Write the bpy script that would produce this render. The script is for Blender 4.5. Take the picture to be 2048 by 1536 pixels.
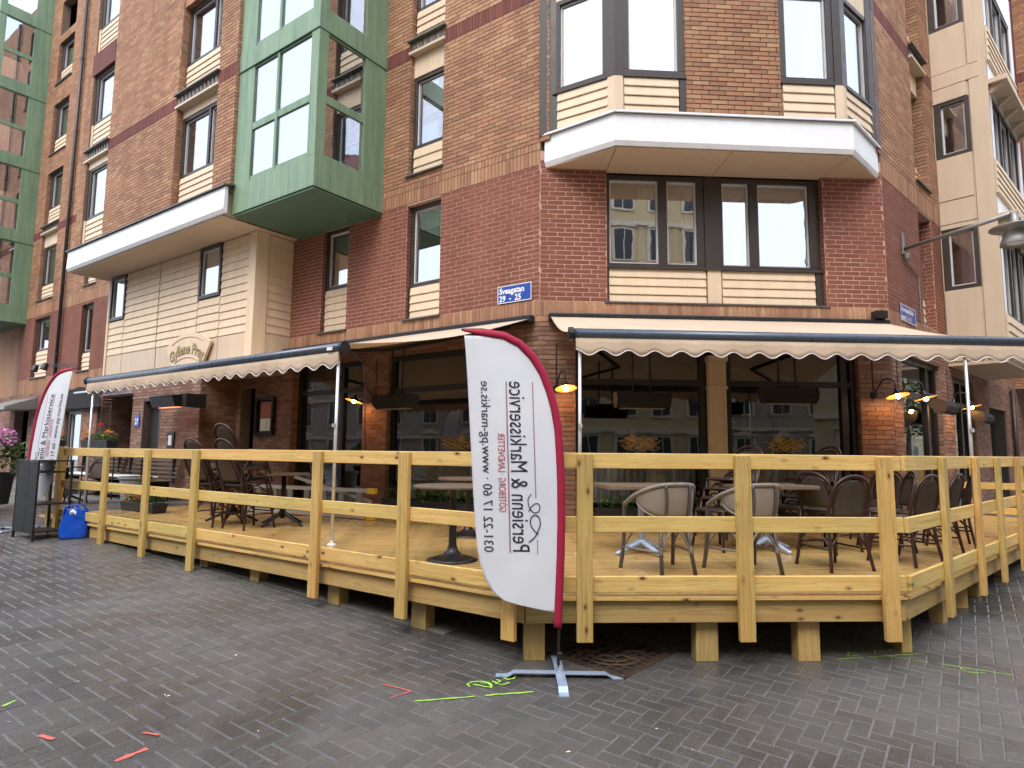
import bpy, bmesh, math, random
from mathutils import Vector, Matrix, Quaternion
random.seed(7)
R_ = math.radians
for _o in list(bpy.data.objects):
    bpy.data.objects.remove(_o, do_unlink=True)
SC = bpy.context.scene
COL = SC.collection

# ------------------------------------------------------------------ camera, sky, sun, exposure
cam_d = bpy.data.cameras.new("camera")
cam = bpy.data.objects.new("camera", cam_d)
COL.objects.link(cam)
cam_d.sensor_width = 36.0
cam_d.lens = 1273.18 / 2048 * 36.0
cam_d.clip_start = 0.05
cam_d.clip_end = 500
_p, _r = R_(6.0949), R_(0.53472)
_f = Vector((0, math.cos(_p), math.sin(_p)))
_u = Vector((0, -math.sin(_p), math.cos(_p)))
_x = Vector((1, 0, 0))
_x2 = _x * math.cos(_r) + _u * math.sin(_r)
_u2 = _u * math.cos(_r) - _x * math.sin(_r)
EYE = Vector((0, 0, 1.62))
cam.matrix_world = Matrix(((_x2.x, _u2.x, -_f.x, EYE.x), (_x2.y, _u2.y, -_f.y, EYE.y), (_x2.z, _u2.z, -_f.z, EYE.z), (0, 0, 0, 1)))
SC.camera = cam

SUN_EL, SUN_AZ = 52.0, 200.0      # azimuth measured clockwise from +Y
world = bpy.data.worlds.new("World")
SC.world = world
world.use_nodes = True
wn = world.node_tree
bg = wn.nodes["Background"]
sky = wn.nodes.new("ShaderNodeTexSky")
sky.sky_type = 'NISHITA'
sky.sun_disc = False
sky.sun_elevation = R_(SUN_EL)
sky.sun_rotation = R_(SUN_AZ)
sky.air_density = 1.0
sky.dust_density = 6.0
sky.ozone_density = 1.0
# an even bright cloud layer in front of the clear sky
ov = wn.nodes.new("ShaderNodeMixRGB")
ov.inputs[0].default_value = 0.62
ov.inputs[2].default_value = (8.4, 9.2, 10.6, 1)
wn.links.new(sky.outputs[0], ov.inputs[1])
wn.links.new(ov.outputs[0], bg.inputs[0])
bg.inputs[1].default_value = 0.15
sun_d = bpy.data.lights.new("sun", 'SUN')
sun_d.energy = 0.8
sun_d.angle = R_(30)
sun_d.color = (1.0, 0.97, 0.93)
sun = bpy.data.objects.new("sun", sun_d)
COL.objects.link(sun)
_sd = Vector((math.sin(R_(SUN_AZ)) * math.cos(R_(SUN_EL)), math.cos(R_(SUN_AZ)) * math.cos(R_(SUN_EL)), math.sin(R_(SUN_EL))))
sun.rotation_euler = (-_sd).to_track_quat('-Z', 'Y').to_euler()
SC.view_settings.view_transform = 'Standard'
SC.view_settings.look = 'None'
SC.view_settings.gamma = 1.0
SC.view_settings.use_curve_mapping = False
SC.view_settings.exposure = 0.93
SC.render.engine = 'CYCLES'
try:
    SC.cycles.max_bounces = 8
    SC.cycles.transparent_max_bounces = 16
    SC.cycles.caustics_reflective = False
    SC.cycles.caustics_refractive = False
    SC.cycles.sample_clamp_indirect = 6.0
except Exception:
    pass

# ------------------------------------------------------------------ frames along the facades
def unit(a):
    return Vector((math.sin(a), math.cos(a), 0))
aL, aF, aR = R_(-54.4186), R_(86.8935), R_(47.1951)
dL, dF, dR = unit(aL), unit(aF), unit(aR)
nL, nF, nR = unit(aL - math.pi / 2), unit(aF + math.pi / 2), unit(aR + math.pi / 2)
CL = Vector((0.41784, 9.7, 0))
WF = 5.6046
CR = CL + dF * WF
UP = Vector((0, 0, 1))

class Fr:
    """wall frame: s along the wall, o outwards, z up"""
    def __init__(self, org, d, n):
        self.p, self.d, self.n = Vector(org), Vector(d), Vector(n)
    def at(self, s, o, z):
        return self.p + self.d * s + self.n * o + UP * z
    def jamb(self, s, o, flip=1):
        return Fr(self.at(s, o, 0), -self.n, -self.d * flip)
FL, FF, FR = Fr(CL, dL, nL), Fr(CL, dF, nF), Fr(CR, dR, nR)
def span(a, b, toward):
    """frame through two plan points, normal on the side of 'toward'"""
    a, b = Vector(a), Vector(b)
    d = (b - a).normalized()
    n = Vector((-d.y, d.x, 0))
    if n.dot(Vector(toward)) < 0:
        n = -n
    fr = Fr(Vector((a.x, a.y, 0)), d, n)
    return fr, (b - a).length

def gz(x, y):
    """height of the paved ground, falling gently towards the street"""
    return 0.02 - 0.01 * max(-14, min(14, x)) + 0.055 * (max(1.0, min(12.0, y)) - 4.7)
DECK = 0.54

# ------------------------------------------------------------------ object helpers
W = {}
def reg(o, M, parent=None, local=False):
    COL.objects.link(o)
    if parent is not None:
        o.parent = parent
        if local:
            W[o.name] = W[parent.name].copy()
            return o
        o.matrix_parent_inverse = W[parent.name].inverted()
    o.matrix_basis = M
    W[o.name] = M.copy()
    return o

def tag(o, label=None, cat=None, group=None, kind=None):
    if label: o["label"] = label
    if cat: o["category"] = cat
    if group: o["group"] = group
    if kind: o["kind"] = kind
    return o

def thing(name, label, cat, loc=(0, 0, 0), rotz=0.0, group=None, M=None):
    o = bpy.data.objects.new(name, None)
    o.empty_display_size = 0.2
    reg(o, M if M is not None else Matrix.Translation(Vector(loc)) @ Matrix.Rotation(rotz, 4, 'Z'))
    return tag(o, label, cat, group)

class MB:
    def __init__(self):
        self.v, self.f, self.m = [], [], []
    def add(self, vs, fs, mi=0):
        b = len(self.v)
        self.v.extend(Vector(x) for x in vs)
        for q in fs:
            self.f.append(tuple(b + i for i in q)); self.m.append(mi)
        return self
    def hexa(self, c, mi=0, skip=()):
        fs = [(0, 1, 2, 3), (7, 6, 5, 4), (0, 4, 5, 1), (1, 5, 6, 2), (2, 6, 7, 3), (3, 7, 4, 0)]
        return self.add(c, [q for i, q in enumerate(fs) if i not in skip], mi)
    def box(self, fr, s0, s1, o0, o1, z0, z1, mi=0, skip=()):
        a = fr.at
        return self.hexa([a(s0, o1, z0), a(s1, o1, z0), a(s1, o1, z1), a(s0, o1, z1),
                          a(s0, o0, z0), a(s1, o0, z0), a(s1, o0, z1), a(s0, o0, z1)], mi, skip)
    def cube(self, x0, x1, y0, y1, z0, z1, mi=0):
        return self.hexa([(x0, y0, z0), (x1, y0, z0), (x1, y0, z1), (x0, y0, z1), (x0, y1, z0), (x1, y1, z0), (x1, y1, z1), (x0, y1, z1)], mi)
    def prism(self, pts, z0, z1, mi=0):
        n = len(pts)
        vs = [(p[0], p[1], z0) for p in pts] + [(p[0], p[1], z1) for p in pts]
        fs = [tuple(range(n - 1, -1, -1)), tuple(range(n, 2 * n))] + [(i, (i + 1) % n, n + (i + 1) % n, n + i) for i in range(n)]
        return self.add(vs, fs, mi)
    def extr(self, poly, vec, mi=0):
        n = len(poly); vec = Vector(vec)
        poly = [Vector(p) for p in poly]
        vs = poly + [p + vec for p in poly]
        fs = [tuple(range(n - 1, -1, -1)), tuple(range(n, 2 * n))] + [(i, (i + 1) % n, n + (i + 1) % n, n + i) for i in range(n)]
        return self.add(vs, fs, mi)
    def tube(self, path, r, n=8, mi=0, closed=False, caps=True):
        P = [Vector(p) for p in path]
        k = len(P)
        rr = r if isinstance(r, (list, tuple)) else [r] * k
        base = len(self.v)
        prev = None
        for i, p in enumerate(P):
            if closed:
                t = (P[(i + 1) % k] - P[i - 1]).normalized()
            else:
                t = (P[min(i + 1, k - 1)] - P[max(i - 1, 0)]).normalized()
            if prev is None:
                ref = Vector((0, 0, 1)) if abs(t.z) < 0.9 else Vector((1, 0, 0))
                u = t.cross(ref).normalized()
            else:
                u = (prev - t * prev.dot(t))
                u = u.normalized() if u.length > 1e-6 else t.orthogonal().normalized()
            prev = u
            w = t.cross(u)
            for j in range(n):
                a = 2 * math.pi * j / n
                self.v.append(p + (u * math.cos(a) + w * math.sin(a)) * rr[i])
        m = k if closed else k - 1
        for i in range(m):
            i2 = (i + 1) % k
            for j in range(n):
                j2 = (j + 1) % n
                self.f.append((base + i * n + j, base + i * n + j2, base + i2 * n + j2, base + i2 * n + j)); self.m.append(mi)
        if caps and not closed:
            self.f.append(tuple(base + j for j in range(n - 1, -1, -1))); self.m.append(mi)
            self.f.append(tuple(base + (k - 1) * n + j for j in range(n))); self.m.append(mi)
        return self
    def lathe(self, org, prof, n=16, mi=0, axis=None, caps=False):
        org = Vector(org)
        ax = Vector(axis).normalized() if axis is not None else UP
        u = ax.orthogonal().normalized(); w = ax.cross(u)
        base = len(self.v)
        for (r, h) in prof:
            for j in range(n):
                a = 2 * math.pi * j / n
                self.v.append(org + ax * h + (u * math.cos(a) + w * math.sin(a)) * r)
        for i in range(len(prof) - 1):
            for j in range(n):
                j2 = (j + 1) % n
                self.f.append((base + i * n + j, base + i * n + j2, base + (i + 1) * n + j2, base + (i + 1) * n + j)); self.m.append(mi)
        if caps:
            self.f.append(tuple(base + j for j in range(n - 1, -1, -1))); self.m.append(mi)
            self.f.append(tuple(base + (len(prof) - 1) * n + j for j in range(n))); self.m.append(mi)
        return self
    def grid(self, fn, nu, nv, mi=0):
        base = len(self.v)
        for i in range(nu + 1):
            for j in range(nv + 1):
                self.v.append(Vector(fn(i / nu, j / nv)))
        for i in range(nu):
            for j in range(nv):
                a = base + i * (nv + 1) + j
                self.f.append((a, a + 1, a + nv + 2, a + nv + 1)); self.m.append(mi)
        return self
    def build(self, name, mats, parent=None, local=False, smooth=False, bevel=0.0, M=None, solid=0.0):
        me = bpy.data.meshes.new(name)
        Mi = M.inverted() if M is not None else None
        vs = [tuple(Mi @ x) if Mi else tuple(x) for x in self.v]
        me.from_pydata(vs, [], self.f)
        if not isinstance(mats, (list, tuple)):
            mats = [mats]
        for m in mats:
            me.materials.append(m)
        me.polygons.foreach_set("material_index", self.m)
        bm = bmesh.new(); bm.from_mesh(me)
        bmesh.ops.recalc_face_normals(bm, faces=bm.faces)
        bm.to_mesh(me); bm.free()
        if smooth:
            me.polygons.foreach_set("use_smooth", [True] * len(me.polygons))
        me.update()
        o = bpy.data.objects.new(name, me)
        reg(o, M if M is not None else Matrix.Identity(4), parent, local)
        if solid:
            md = o.modifiers.new("thickness", 'SOLIDIFY'); md.thickness = solid; md.offset = 0
        if bevel:
            md = o.modifiers.new("bevel", 'BEVEL'); md.width = bevel; md.segments = 2; md.limit_method = 'ANGLE'
            md.angle_limit = R_(50)
        if smooth:
            try:
                md = o.modifiers.new("smooth", 'NODES')
                o.modifiers.remove(md)
            except Exception:
                pass
        return o

def kids(o):
    return [c for c in bpy.data.objects if c.parent == o]
def copy_tree(root, M, label=None, group=None):
    """copy a thing built in local coordinates, with parts and sub-parts"""
    r = root.copy(); COL.objects.link(r); r.matrix_basis = M; W[r.name] = M.copy()
    if label: r["label"] = label
    if group: r["group"] = group
    def rec(src, dst):
        for ch in TREE.get(src.name, []):
            c = ch.copy(); COL.objects.link(c); c.parent = dst
            TREE.setdefault(dst.name, []).append(c)
            rec(ch, c)
    rec(root, r)
    return r
TREE = {}
def part(parent, o):
    TREE.setdefault(parent.name, []).append(o)
    return o

BOARDS = {}
def board(name, p, q, w, t, mat, parent=None, wdir=UP, bevel=0.004, roll=0.0):
    """a sawn board from p to q; w across (along wdir), t thick; local X runs along the board"""
    p, q = Vector(p), Vector(q)
    X = (q - p); L = X.length; X.normalize()
    Z = Vector(wdir); Z = (Z - X * Z.dot(X)).normalized()
    Y = Z.cross(X)
    M = Matrix(((X.x, Y.x, Z.x, 0), (X.y, Y.y, Z.y, 0), (X.z, Y.z, Z.z, 0), (0, 0, 0, 1)))
    M = Matrix.Translation((p + q) / 2) @ M
    key = (round(L, 3), round(w, 4), round(t, 4), mat.name, name)
    me = BOARDS.get(key)
    if me is None:
        bm = bmesh.new()
        bmesh.ops.create_cube(bm, size=1.0)
        for v in bm.verts:
            v.co = Vector((v.co.x * L, v.co.y * t, v.co.z * w))
        if bevel:
            bmesh.ops.bevel(bm, geom=list(bm.edges), offset=bevel, segments=1, affect='EDGES')
        me = bpy.data.meshes.new(name); bm.to_mesh(me); bm.free()
        me.materials.append(mat)
        BOARDS[key] = me
    o = bpy.data.objects.new(name, me)
    return reg(o, M, parent)

def text_geo(s, size=1.0, sx=1.0, offset=0.0, align='LEFT'):
    cu = bpy.data.curves.new("txt", 'FONT')
    cu.body = s; cu.size = size; cu.offset = offset; cu.align_x = align
    cu.resolution_u = 3
    ob = bpy.data.objects.new("txt", cu); COL.objects.link(ob)
    dg = bpy.context.evaluated_depsgraph_get(); dg.update()
    me = ob.evaluated_get(dg).to_mesh()
    vs = [(v.co.x * sx, v.co.y) for v in me.vertices]
    fs = [tuple(p.vertices) for p in me.polygons]
    ob.evaluated_get(dg).to_mesh_clear()
    bpy.data.objects.remove(ob, do_unlink=True); bpy.data.curves.remove(cu)
    return vs, fs

# ------------------------------------------------------------------ materials
MATS = {}
class NT:
    def __init__(self, name):
        self.m = bpy.data.materials.new(name); self.m.use_nodes = True
        MATS[name] = self.m
        self.t = self.m.node_tree
        self.b = self.t.nodes["Principled BSDF"]
        self.out = self.t.nodes["Material Output"]
    def n(self, typ, **kw):
        nd = self.t.nodes.new("ShaderNode" + typ)
        for k, v in kw.items():
            setattr(nd, k, v)
        return nd
    def l(self, a, b):
        self.t.links.new(a, b)
    def setin(self, nd, **kw):
        for k, v in kw.items():
            nd.inputs[k.replace("_", " ")].default_value = v
    def coords(self, kind="Object", scale=(1, 1, 1)):
        tc = self.n("TexCoord"); mp = self.n("Mapping")
        mp.inputs["Scale"].default_value = scale
        self.l(tc.outputs[kind], mp.inputs[0])
        return mp.outputs[0]
    def noise(self, vec, scale=5, detail=4, rough=0.6, dist=0.0):
        nd = self.n("TexNoise")
        if vec is not None: self.l(vec, nd.inputs["Vector"])
        nd.inputs["Scale"].default_value = scale; nd.inputs["Detail"].default_value = detail
        nd.inputs["Roughness"].default_value = rough; nd.inputs["Distortion"].default_value = dist
        return nd.outputs[0]
    def ramp(self, fac, stops, interp='LINEAR'):
        nd = self.n("ValToRGB"); cr = nd.color_ramp; cr.interpolation = interp
        while len(cr.elements) > 1: cr.elements.remove(cr.elements[-1])
        for i, (p, c) in enumerate(stops):
            e = cr.elements[0] if i == 0 else cr.elements.new(p)
            e.position = p
            e.color = (c[0], c[1], c[2], 1) if isinstance(c, (tuple, list)) else (c, c, c, 1)
        self.l(fac, nd.inputs[0])
        return nd.outputs[0]
    def mix(self, a, b, fac, typ='MIX'):
        nd = self.n("MixRGB", blend_type=typ)
        for v, i in ((fac, 0), (a, 1), (b, 2)):
            if hasattr(v, "links") or hasattr(v, "is_linked"): self.l(v, nd.inputs[i])
            elif isinstance(v, (int, float)): nd.inputs[i].default_value = v if i == 0 else (v, v, v, 1)
            else: nd.inputs[i].default_value = (v[0], v[1], v[2], 1)
        return nd.outputs[0]
    def math(self, op, a, b=0.0):
        nd = self.n("Math", operation=op)
        for v, i in ((a, 0), (b, 1)):
            if hasattr(v, "is_linked"): self.l(v, nd.inputs[i])
            else: nd.inputs[i].default_value = v
        return nd.outputs[0]
    def bump(self, h, strength=0.3, dist=0.01):
        nd = self.n("Bump"); nd.inputs["Strength"].default_value = strength; nd.inputs["Distance"].default_value = dist
        self.l(h, nd.inputs["Height"]); self.l(nd.outputs[0], self.b.inputs["Normal"])
    def rnd(self):
        """one random number for each piece, whether it is an island of a mesh or an object of its own"""
        g = self.n("NewGeometry"); oi = self.n("ObjectInfo")
        s = self.math('ADD', g.outputs["Random Per Island"], oi.outputs["Random"])
        return self.math('FRACT', s)

def simple(name, col, rough=0.6, metal=0.0, var=0.0, scale=6, bump=0.0, spec=None):
    t = NT(name)
    t.b.inputs["Base Color"].default_value = (*col, 1)
    t.b.inputs["Roughness"].default_value = rough
    t.b.inputs["Metallic"].default_value = metal
    if spec is not None: t.b.inputs["Specular IOR Level"].default_value = spec
    if var:
        v = t.coords()
        nz = t.noise(v, scale, 6, 0.65)
        c = t.ramp(nz, [(0.25, tuple(x * (1 - var) for x in col)), (0.75, tuple(min(1, x * (1 + var)) for x in col))])
        t.l(c, t.b.inputs["Base Color"])
        r = t.ramp(nz, [(0.2, max(0.05, rough - 0.12)), (0.8, min(1, rough + 0.12))])
        t.l(r, t.b.inputs["Roughness"])
        if bump: t.bump(nz, bump, 0.01)
    return t.m

def brick_mat(name, cols, rough=0.85, stain=0.25):
    t = NT(name)
    r = t.rnd()
    k = len(cols)
    c = t.ramp(r, [(i / k, cols[i]) for i in range(k)], 'CONSTANT')
    v = t.coords()
    big = t.noise(t.coords("Object", (0.5, 0.5, 0.35)), 1.2, 4)
    c = t.mix(c, t.ramp(big, [(0.3, (0.72, 0.70, 0.70)), (0.7, (1.12, 1.12, 1.12))]), 0.75, 'MULTIPLY')
    soot = t.noise(t.coords("Object", (1.6, 1.6, .12)), 1.5, 4, .6)
    c = t.mix(c, t.ramp(soot, [(.3, (.80, .79, .78)), (.55, (1.0, 1.0, 1.0)), (.75, (1.06, 1.05, 1.04))]), .8, 'MULTIPLY')
    fine = t.noise(v, 28, 6, 0.7)
    c = t.mix(c, t.ramp(fine, [(0.2, 1 - stain * 1.4), (0.8, 1 + stain * 0.5)]), 1.0, 'MULTIPLY')
    t.l(c, t.b.inputs["Base Color"])
    t.b.inputs["Roughness"].default_value = rough
    t.bump(t.noise(v, 55, 5, 0.7), 0.35, 0.006)
    return t.m
m_orange = brick_mat("brick_orange", [(.43, .235, .135), (.47, .26, .148), (.395, .205, .12), (.45, .245, .138), (.52, .305, .175), (.355, .185, .11), (.455, .225, .13)])
m_red = brick_mat("brick_red", [(.245, .083, .052), (.265, .095, .06), (.23, .078, .05), (.255, .09, .056), (.235, .08, .053)], stain=0.15)
m_band = brick_mat("brick_dark_red", [(.19, .055, .045), (.16, .048, .04), (.21, .065, .05)], stain=0.15)
m_brown = brick_mat("brick_brown", [(.31, .175, .125), (.35, .20, .145), (.285, .15, .105), (.25, .13, .09), (.37, .22, .165)])
m_mort_o = simple("mortar_brown", (.22, .15, .11), .95, var=.2, scale=20)
m_mort_r = simple("mortar_pink", (.50, .315, .245), .95, var=.2, scale=20)

def wood_mat(name, light, mid, dark, knot, rough=0.55, kn=1.0, wet=0.0):
    t = NT(name)
    tc = t.n("TexCoord"); oi = t.n("ObjectInfo"); ad = t.n("VectorMath", operation='ADD'); cb = t.n("CombineXYZ")
    for i, f_ in enumerate((37.0, 11.0, 23.0)):
        t.l(t.math('MULTIPLY', oi.outputs["Random"], f_), cb.inputs[i])
    t.l(tc.outputs["Object"], ad.inputs[0]); t.l(cb.outputs[0], ad.inputs[1])
    def mp(sc):
        m_ = t.n("Mapping"); m_.inputs["Scale"].default_value = sc; t.l(ad.outputs[0], m_.inputs[0]); return m_.outputs[0]
    warp = t.noise(mp((1.3, 5, 5)), 2.0, 3)
    wv = t.n("VectorMath", operation='ADD'); c2 = t.n("CombineXYZ")
    t.l(t.math('MULTIPLY', warp, 0.09), c2.inputs[2]); t.l(t.math('MULTIPLY', warp, 0.05), c2.inputs[1])
    t.l(ad.outputs[0], wv.inputs[0]); t.l(c2.outputs[0], wv.inputs[1])
    m2 = t.n("Mapping"); m2.inputs["Scale"].default_value = (0.6, 30, 30); t.l(wv.outputs[0], m2.inputs[0])
    grain = t.noise(m2.outputs[0], 2.2, 5, 0.6)
    c = t.ramp(grain, [(0.30, dark), (0.46, mid), (0.62, light)])
    tone = t.noise(mp((0.8, 0.3, 0.3)), 1.6, 2)
    c = t.mix(c, t.ramp(tone, [(0.3, (0.86, 0.88, 0.85)), (0.7, (1.1, 1.06, 1.0))]), 1.0, 'MULTIPLY')
    heart = t.noise(mp((0.5, 0.6, 9)), 1.3, 3)
    c = t.mix(c, (mid[0] * 1.02, mid[1] * .86, mid[2] * .80), t.ramp(heart, [(.50, 0.0), (.66, .75)]))
    per = t.ramp(oi.outputs["Random"], [(0.0, (0.86, 0.91, 0.80)), (0.3, (1.06, 1.0, 0.90)), (0.55, (0.93, 0.93, 0.86)), (0.8, (1.05, .96, 0.90)), (1.0, (1.1, 1.04, 0.95))])
    c = t.mix(c, per, 1.0, 'MULTIPLY')
    vo = t.n("TexVoronoi"); vo.inputs["Scale"].default_value = 1.0
    t.l(mp((4.6, 0.3, 9)), vo.inputs["Vector"])
    kd = t.ramp(vo.outputs["Distance"], [(0.0, 1.0), (0.085, 0.95), (0.115, 0.40), (0.23, 0.0)])
    gate = t.math('GREATER_THAN', t.n_sep(vo.outputs["Color"]), 0.36)
    kf = t.math('MULTIPLY', t.math('MULTIPLY', kd, gate), kn)
    c = t.mix(c, knot, kf)
    t.l(c, t.b.inputs["Base Color"])
    if wet:
        wn_ = t.noise(t.coords("Object", (1, 1, 1)), 1.1, 3)
        rr = t.ramp(wn_, [(0.35, rough), (0.6, max(.08, rough - wet))])
        t.l(rr, t.b.inputs["Roughness"])
    else:
        t.b.inputs["Roughness"].default_value = rough
    t.bump(grain, 0.12, 0.004)
    return t.m
def _nsep(self, col):
    nd = self.n("SeparateColor"); self.l(col, nd.inputs[0]); return nd.outputs[0]
NT.n_sep = _nsep
m_pine = wood_mat("pine_fresh", (.76, .57, .235), (.68, .49, .185), (.54, .365, .12), (.11, .04, .015), kn=1.0)
m_pine_post = wood_mat("pine_post", (.64, .465, .18), (.545, .38, .135), (.40, .255, .075), (.11, .042, .016))
m_pine_green = wood_mat("pine_treated", (.54, .41, .19), (.46, .34, .145), (.36, .25, .10), (.12, .055, .022))
m_deckwood = wood_mat("deck_boards_wet", (.58, .42, .19), (.49, .335, .14), (.34, .215, .08), (.16, .08, .03), rough=.5, kn=.6, wet=.34)
m_benchwood = wood_mat("bench_wood_dark", (.14, .10, .075), (.10, .07, .05), (.06, .042, .03), (.04, .03, .02), kn=.3)
m_tablewood = wood_mat("table_wood_grey", (.20, .155, .125), (.14, .105, .085), (.09, .065, .05), (.1, .07, .05), kn=.2)

def paint(name, col, rough=.5, dirt=.15, streak=True):
    t = NT(name)
    v = t.coords("Object", (3.0, 3.0, 0.5 if streak else 3.0))
    nz = t.noise(v, 2.2, 6, .65)
    c = t.ramp(nz, [(.25, tuple(x * (1 - dirt) for x in col)), (.6, col), (.85, tuple(min(1, x * (1 + dirt * .4)) for x in col))])
    t.l(c, t.b.inputs["Base Color"])
    t.l(t.ramp(nz, [(.2, rough + .15), (.8, max(.1, rough - .1))]), t.b.inputs["Roughness"])
    return t.m
m_cream = paint("cream_cladding", (.72, .57, .40), .55, .12)
m_beige = paint("beige_panel", (.62, .495, .36), .55, .12)
m_soffit = paint("soffit_tan", (.55, .42, .30), .7, .10, False)
m_white = paint("white_fascia", (.80, .82, .85), .4, .085)
m_brownframe = simple("frame_brown", (.042, .031, .027), .42, var=.2, scale=4)
m_flash = simple("flashing_grey", (.10, .095, .09), .4, var=.2)
m_whiteframe = simple("sash_white", (.62, .62, .61), .4, var=.08)
m_black = simple("black_metal", (.012, .012, .013), .4, var=.3, scale=9)
m_blackm = simple("black_matt", (.010, .010, .010), .8)
m_pole = simple("aluminium_pole", (.68, .69, .70), .32, .6, var=.08)
m_silver = simple("silver_metal", (.40, .50, .66), .38, .35, var=.15)
m_galv = simple("galvanised_grey", (.30, .30, .29), .5, .6, var=.25, scale=14)
m_dkdoor = simple("door_grey", (.035, .036, .037), .5, var=.15)
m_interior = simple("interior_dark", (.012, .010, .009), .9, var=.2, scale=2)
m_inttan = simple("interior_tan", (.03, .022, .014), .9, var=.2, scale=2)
m_bar = simple("awning_bar_slate", (.075, .095, .13), .3, .3, var=.12)
m_redcloth = simple("flag_red", (.36, .006, .045), .75, var=.08)
m_ink = simple("ink_dark", (.02, .02, .035), .8)
m_inkred = simple("ink_red", (.46, .035, .06), .8)
m_gold = simple("gold_leaf", (.50, .36, .14), .45, .3, var=.3, scale=30)
m_signblue = simple("sign_blue", (.010, .060, .36), .35, var=.06)
m_signwhite = simple("sign_white", (.80, .80, .82), .4)
m_planter = simple("planter_black", (.018, .018, .02), .6, var=.3)
m_lime = simple("spray_lime", (.36, .68, .08), .7, var=.25, scale=30)
m_orangespray = simple("spray_red", (.68, .14, .11), .7, var=.2, scale=30)
m_iron = simple("cast_iron_rusty", (.075, .045, .028), .75, .3, var=.4, scale=25)
m_paper = simple("paper", (.84, .82, .66), .8, var=.06)
m_paperred = simple("paper_red", (.42, .15, .09), .8, var=.25, scale=20)
m_yellow = simple("plastic_yellow", (.75, .48, .03), .5)
m_greyplastic = simple("plastic_grey", (.26, .28, .30), .5, var=.1)
m_stone = paint("pilaster_cream", (.66, .56, .42), .6, .1)

def fabric(name, col, trans=.35, rough=.9, weave=600):
    t = NT(name)
    nz = t.noise(t.coords("Object", (1, 1, 1)), 1.3, 4)
    c = t.ramp(nz, [(.3, tuple(x * .92 for x in col)), (.7, tuple(min(1, x * 1.05) for x in col))])
    t.l(c, t.b.inputs["Base Color"]); t.b.inputs["Roughness"].default_value = rough
    t.b.inputs["Specular IOR Level"].default_value = 0.15
    tr = t.n("BsdfTranslucent"); t.l(c, tr.inputs[0])
    mx = t.n("MixShader"); mx.inputs[0].default_value = trans
    t.l(t.b.outputs[0], mx.inputs[1]); t.l(tr.outputs[0], mx.inputs[2]); t.l(mx.outputs[0], t.out.inputs[0])
    return t.m
m_awning = fabric("awning_canvas", (.76, .62, .48), .30)
m_flag = fabric("flag_white", (.88, .91, 1.0), .25)
m_curtain = fabric("curtain_white", (.80, .80, .80), .35)
m_blind = fabric("blind_pale", (.62, .62, .58), .3)

def glass(name, base=.10, tint=(.9, .92, .95), grazing=.9, rough=0.0):
    t = NT(name)
    lw = t.n("LayerWeight"); lw.inputs[0].default_value = .5
    k = t.math('POWER', lw.outputs["Facing"], 3.0)
    fac = t.math('ADD', t.math('MULTIPLY', k, grazing - base), base)
    tr = t.n("BsdfTransparent"); tr.inputs[0].default_value = (*tint, 1)
    gl = t.n("BsdfGlossy"); gl.inputs["Roughness"].default_value = rough
    gl.inputs[0].default_value = (.93, .96, 1, 1)
    mx = t.n("MixShader"); t.l(fac, mx.inputs[0]); t.l(tr.outputs[0], mx.inputs[1]); t.l(gl.outputs[0], mx.inputs[2])
    t.l(mx.outputs[0], t.out.inputs[0])
    v = t.coords("Object", (1, 1, 1))
    bp = t.n("Bump"); bp.inputs["Strength"].default_value = .05; bp.inputs["Distance"].default_value = .02
    t.l(t.noise(v, 1.5, 2), bp.inputs["Height"]); t.l(bp.outputs[0], gl.inputs["Normal"]); 
    return t.m
m_glass = glass("window_glass", .38, grazing=.7)
m_glass_shop = glass("shop_glass", .085, (.74, .77, .77), .6)
m_glass_bal = glass("balcony_glass", .40, grazing=.55)

def green_metal():
    t = NT("copper_green_panel")
    v = t.coords("Object", (2.2, 2.2, .35))
    a = t.noise(v, 2.0, 6, .65)
    c = t.ramp(a, [(.25, (.13, .22, .14)), (.5, (.19, .295, .185)), (.75, (.24, .35, .22))])
    st = t.noise(t.coords("Object", (9, 9, .25)), 1.6, 5, .7)
    c = t.mix(c, (.06, .14, .09), t.ramp(st, [(.50, 0.0), (.72, .65)]))
    t.l(c, t.b.inputs["Base Color"]); t.b.inputs["Roughness"].default_value = .5
    return t.m
m_green = green_metal()
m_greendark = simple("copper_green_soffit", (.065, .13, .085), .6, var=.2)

def paver_mat():
    t = NT("concrete_paver_wet")
    r = t.rnd()
    c = t.ramp(r, [(0, (.082, .081, .079)), (.3, (.089, .087, .084)), (.55, (.077, .076, .075)), (.8, (.095, .091, .087))], 'CONSTANT')
    g = t.n("NewGeometry"); 
    v = g.outputs["Position"]
    fine = t.noise(v, 130, 3, .8)
    c = t.mix(c, t.ramp(fine, [(.3, .55), (.5, 1.0), (.72, 1.75)]), 1.0, 'MULTIPLY')
    patch = t.noise(v, .55, 5, .6, .4)
    warm = t.ramp(patch, [(.35, (.88, .90, .93)), (.55, (1.03, .99, .95)), (.7, (1.06, .98, .90))])
    c = t.mix(c, warm, 1.0, 'MULTIPLY')
    damp = t.ramp(t.noise(v, .5, 5, .62, .6), [(.38, 0.0), (.60, 1.0)])
    c = t.mix(c, t.ramp(damp, [(0, (.80, .78, .76)), (1, (1.28, 1.28, 1.30))]), 1.0, 'MULTIPLY')
    t.l(c, t.b.inputs["Base Color"])
    rr = t.math('ADD', t.ramp(damp, [(0, .17), (1, .48)]), t.math('MULTIPLY', t.math('SUBTRACT', fine, .5), .5))
    t.l(rr, t.b.inputs["Roughness"])
    t.bump(fine, .3, .004)
    return t.m
m_paver = paver_mat()
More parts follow.
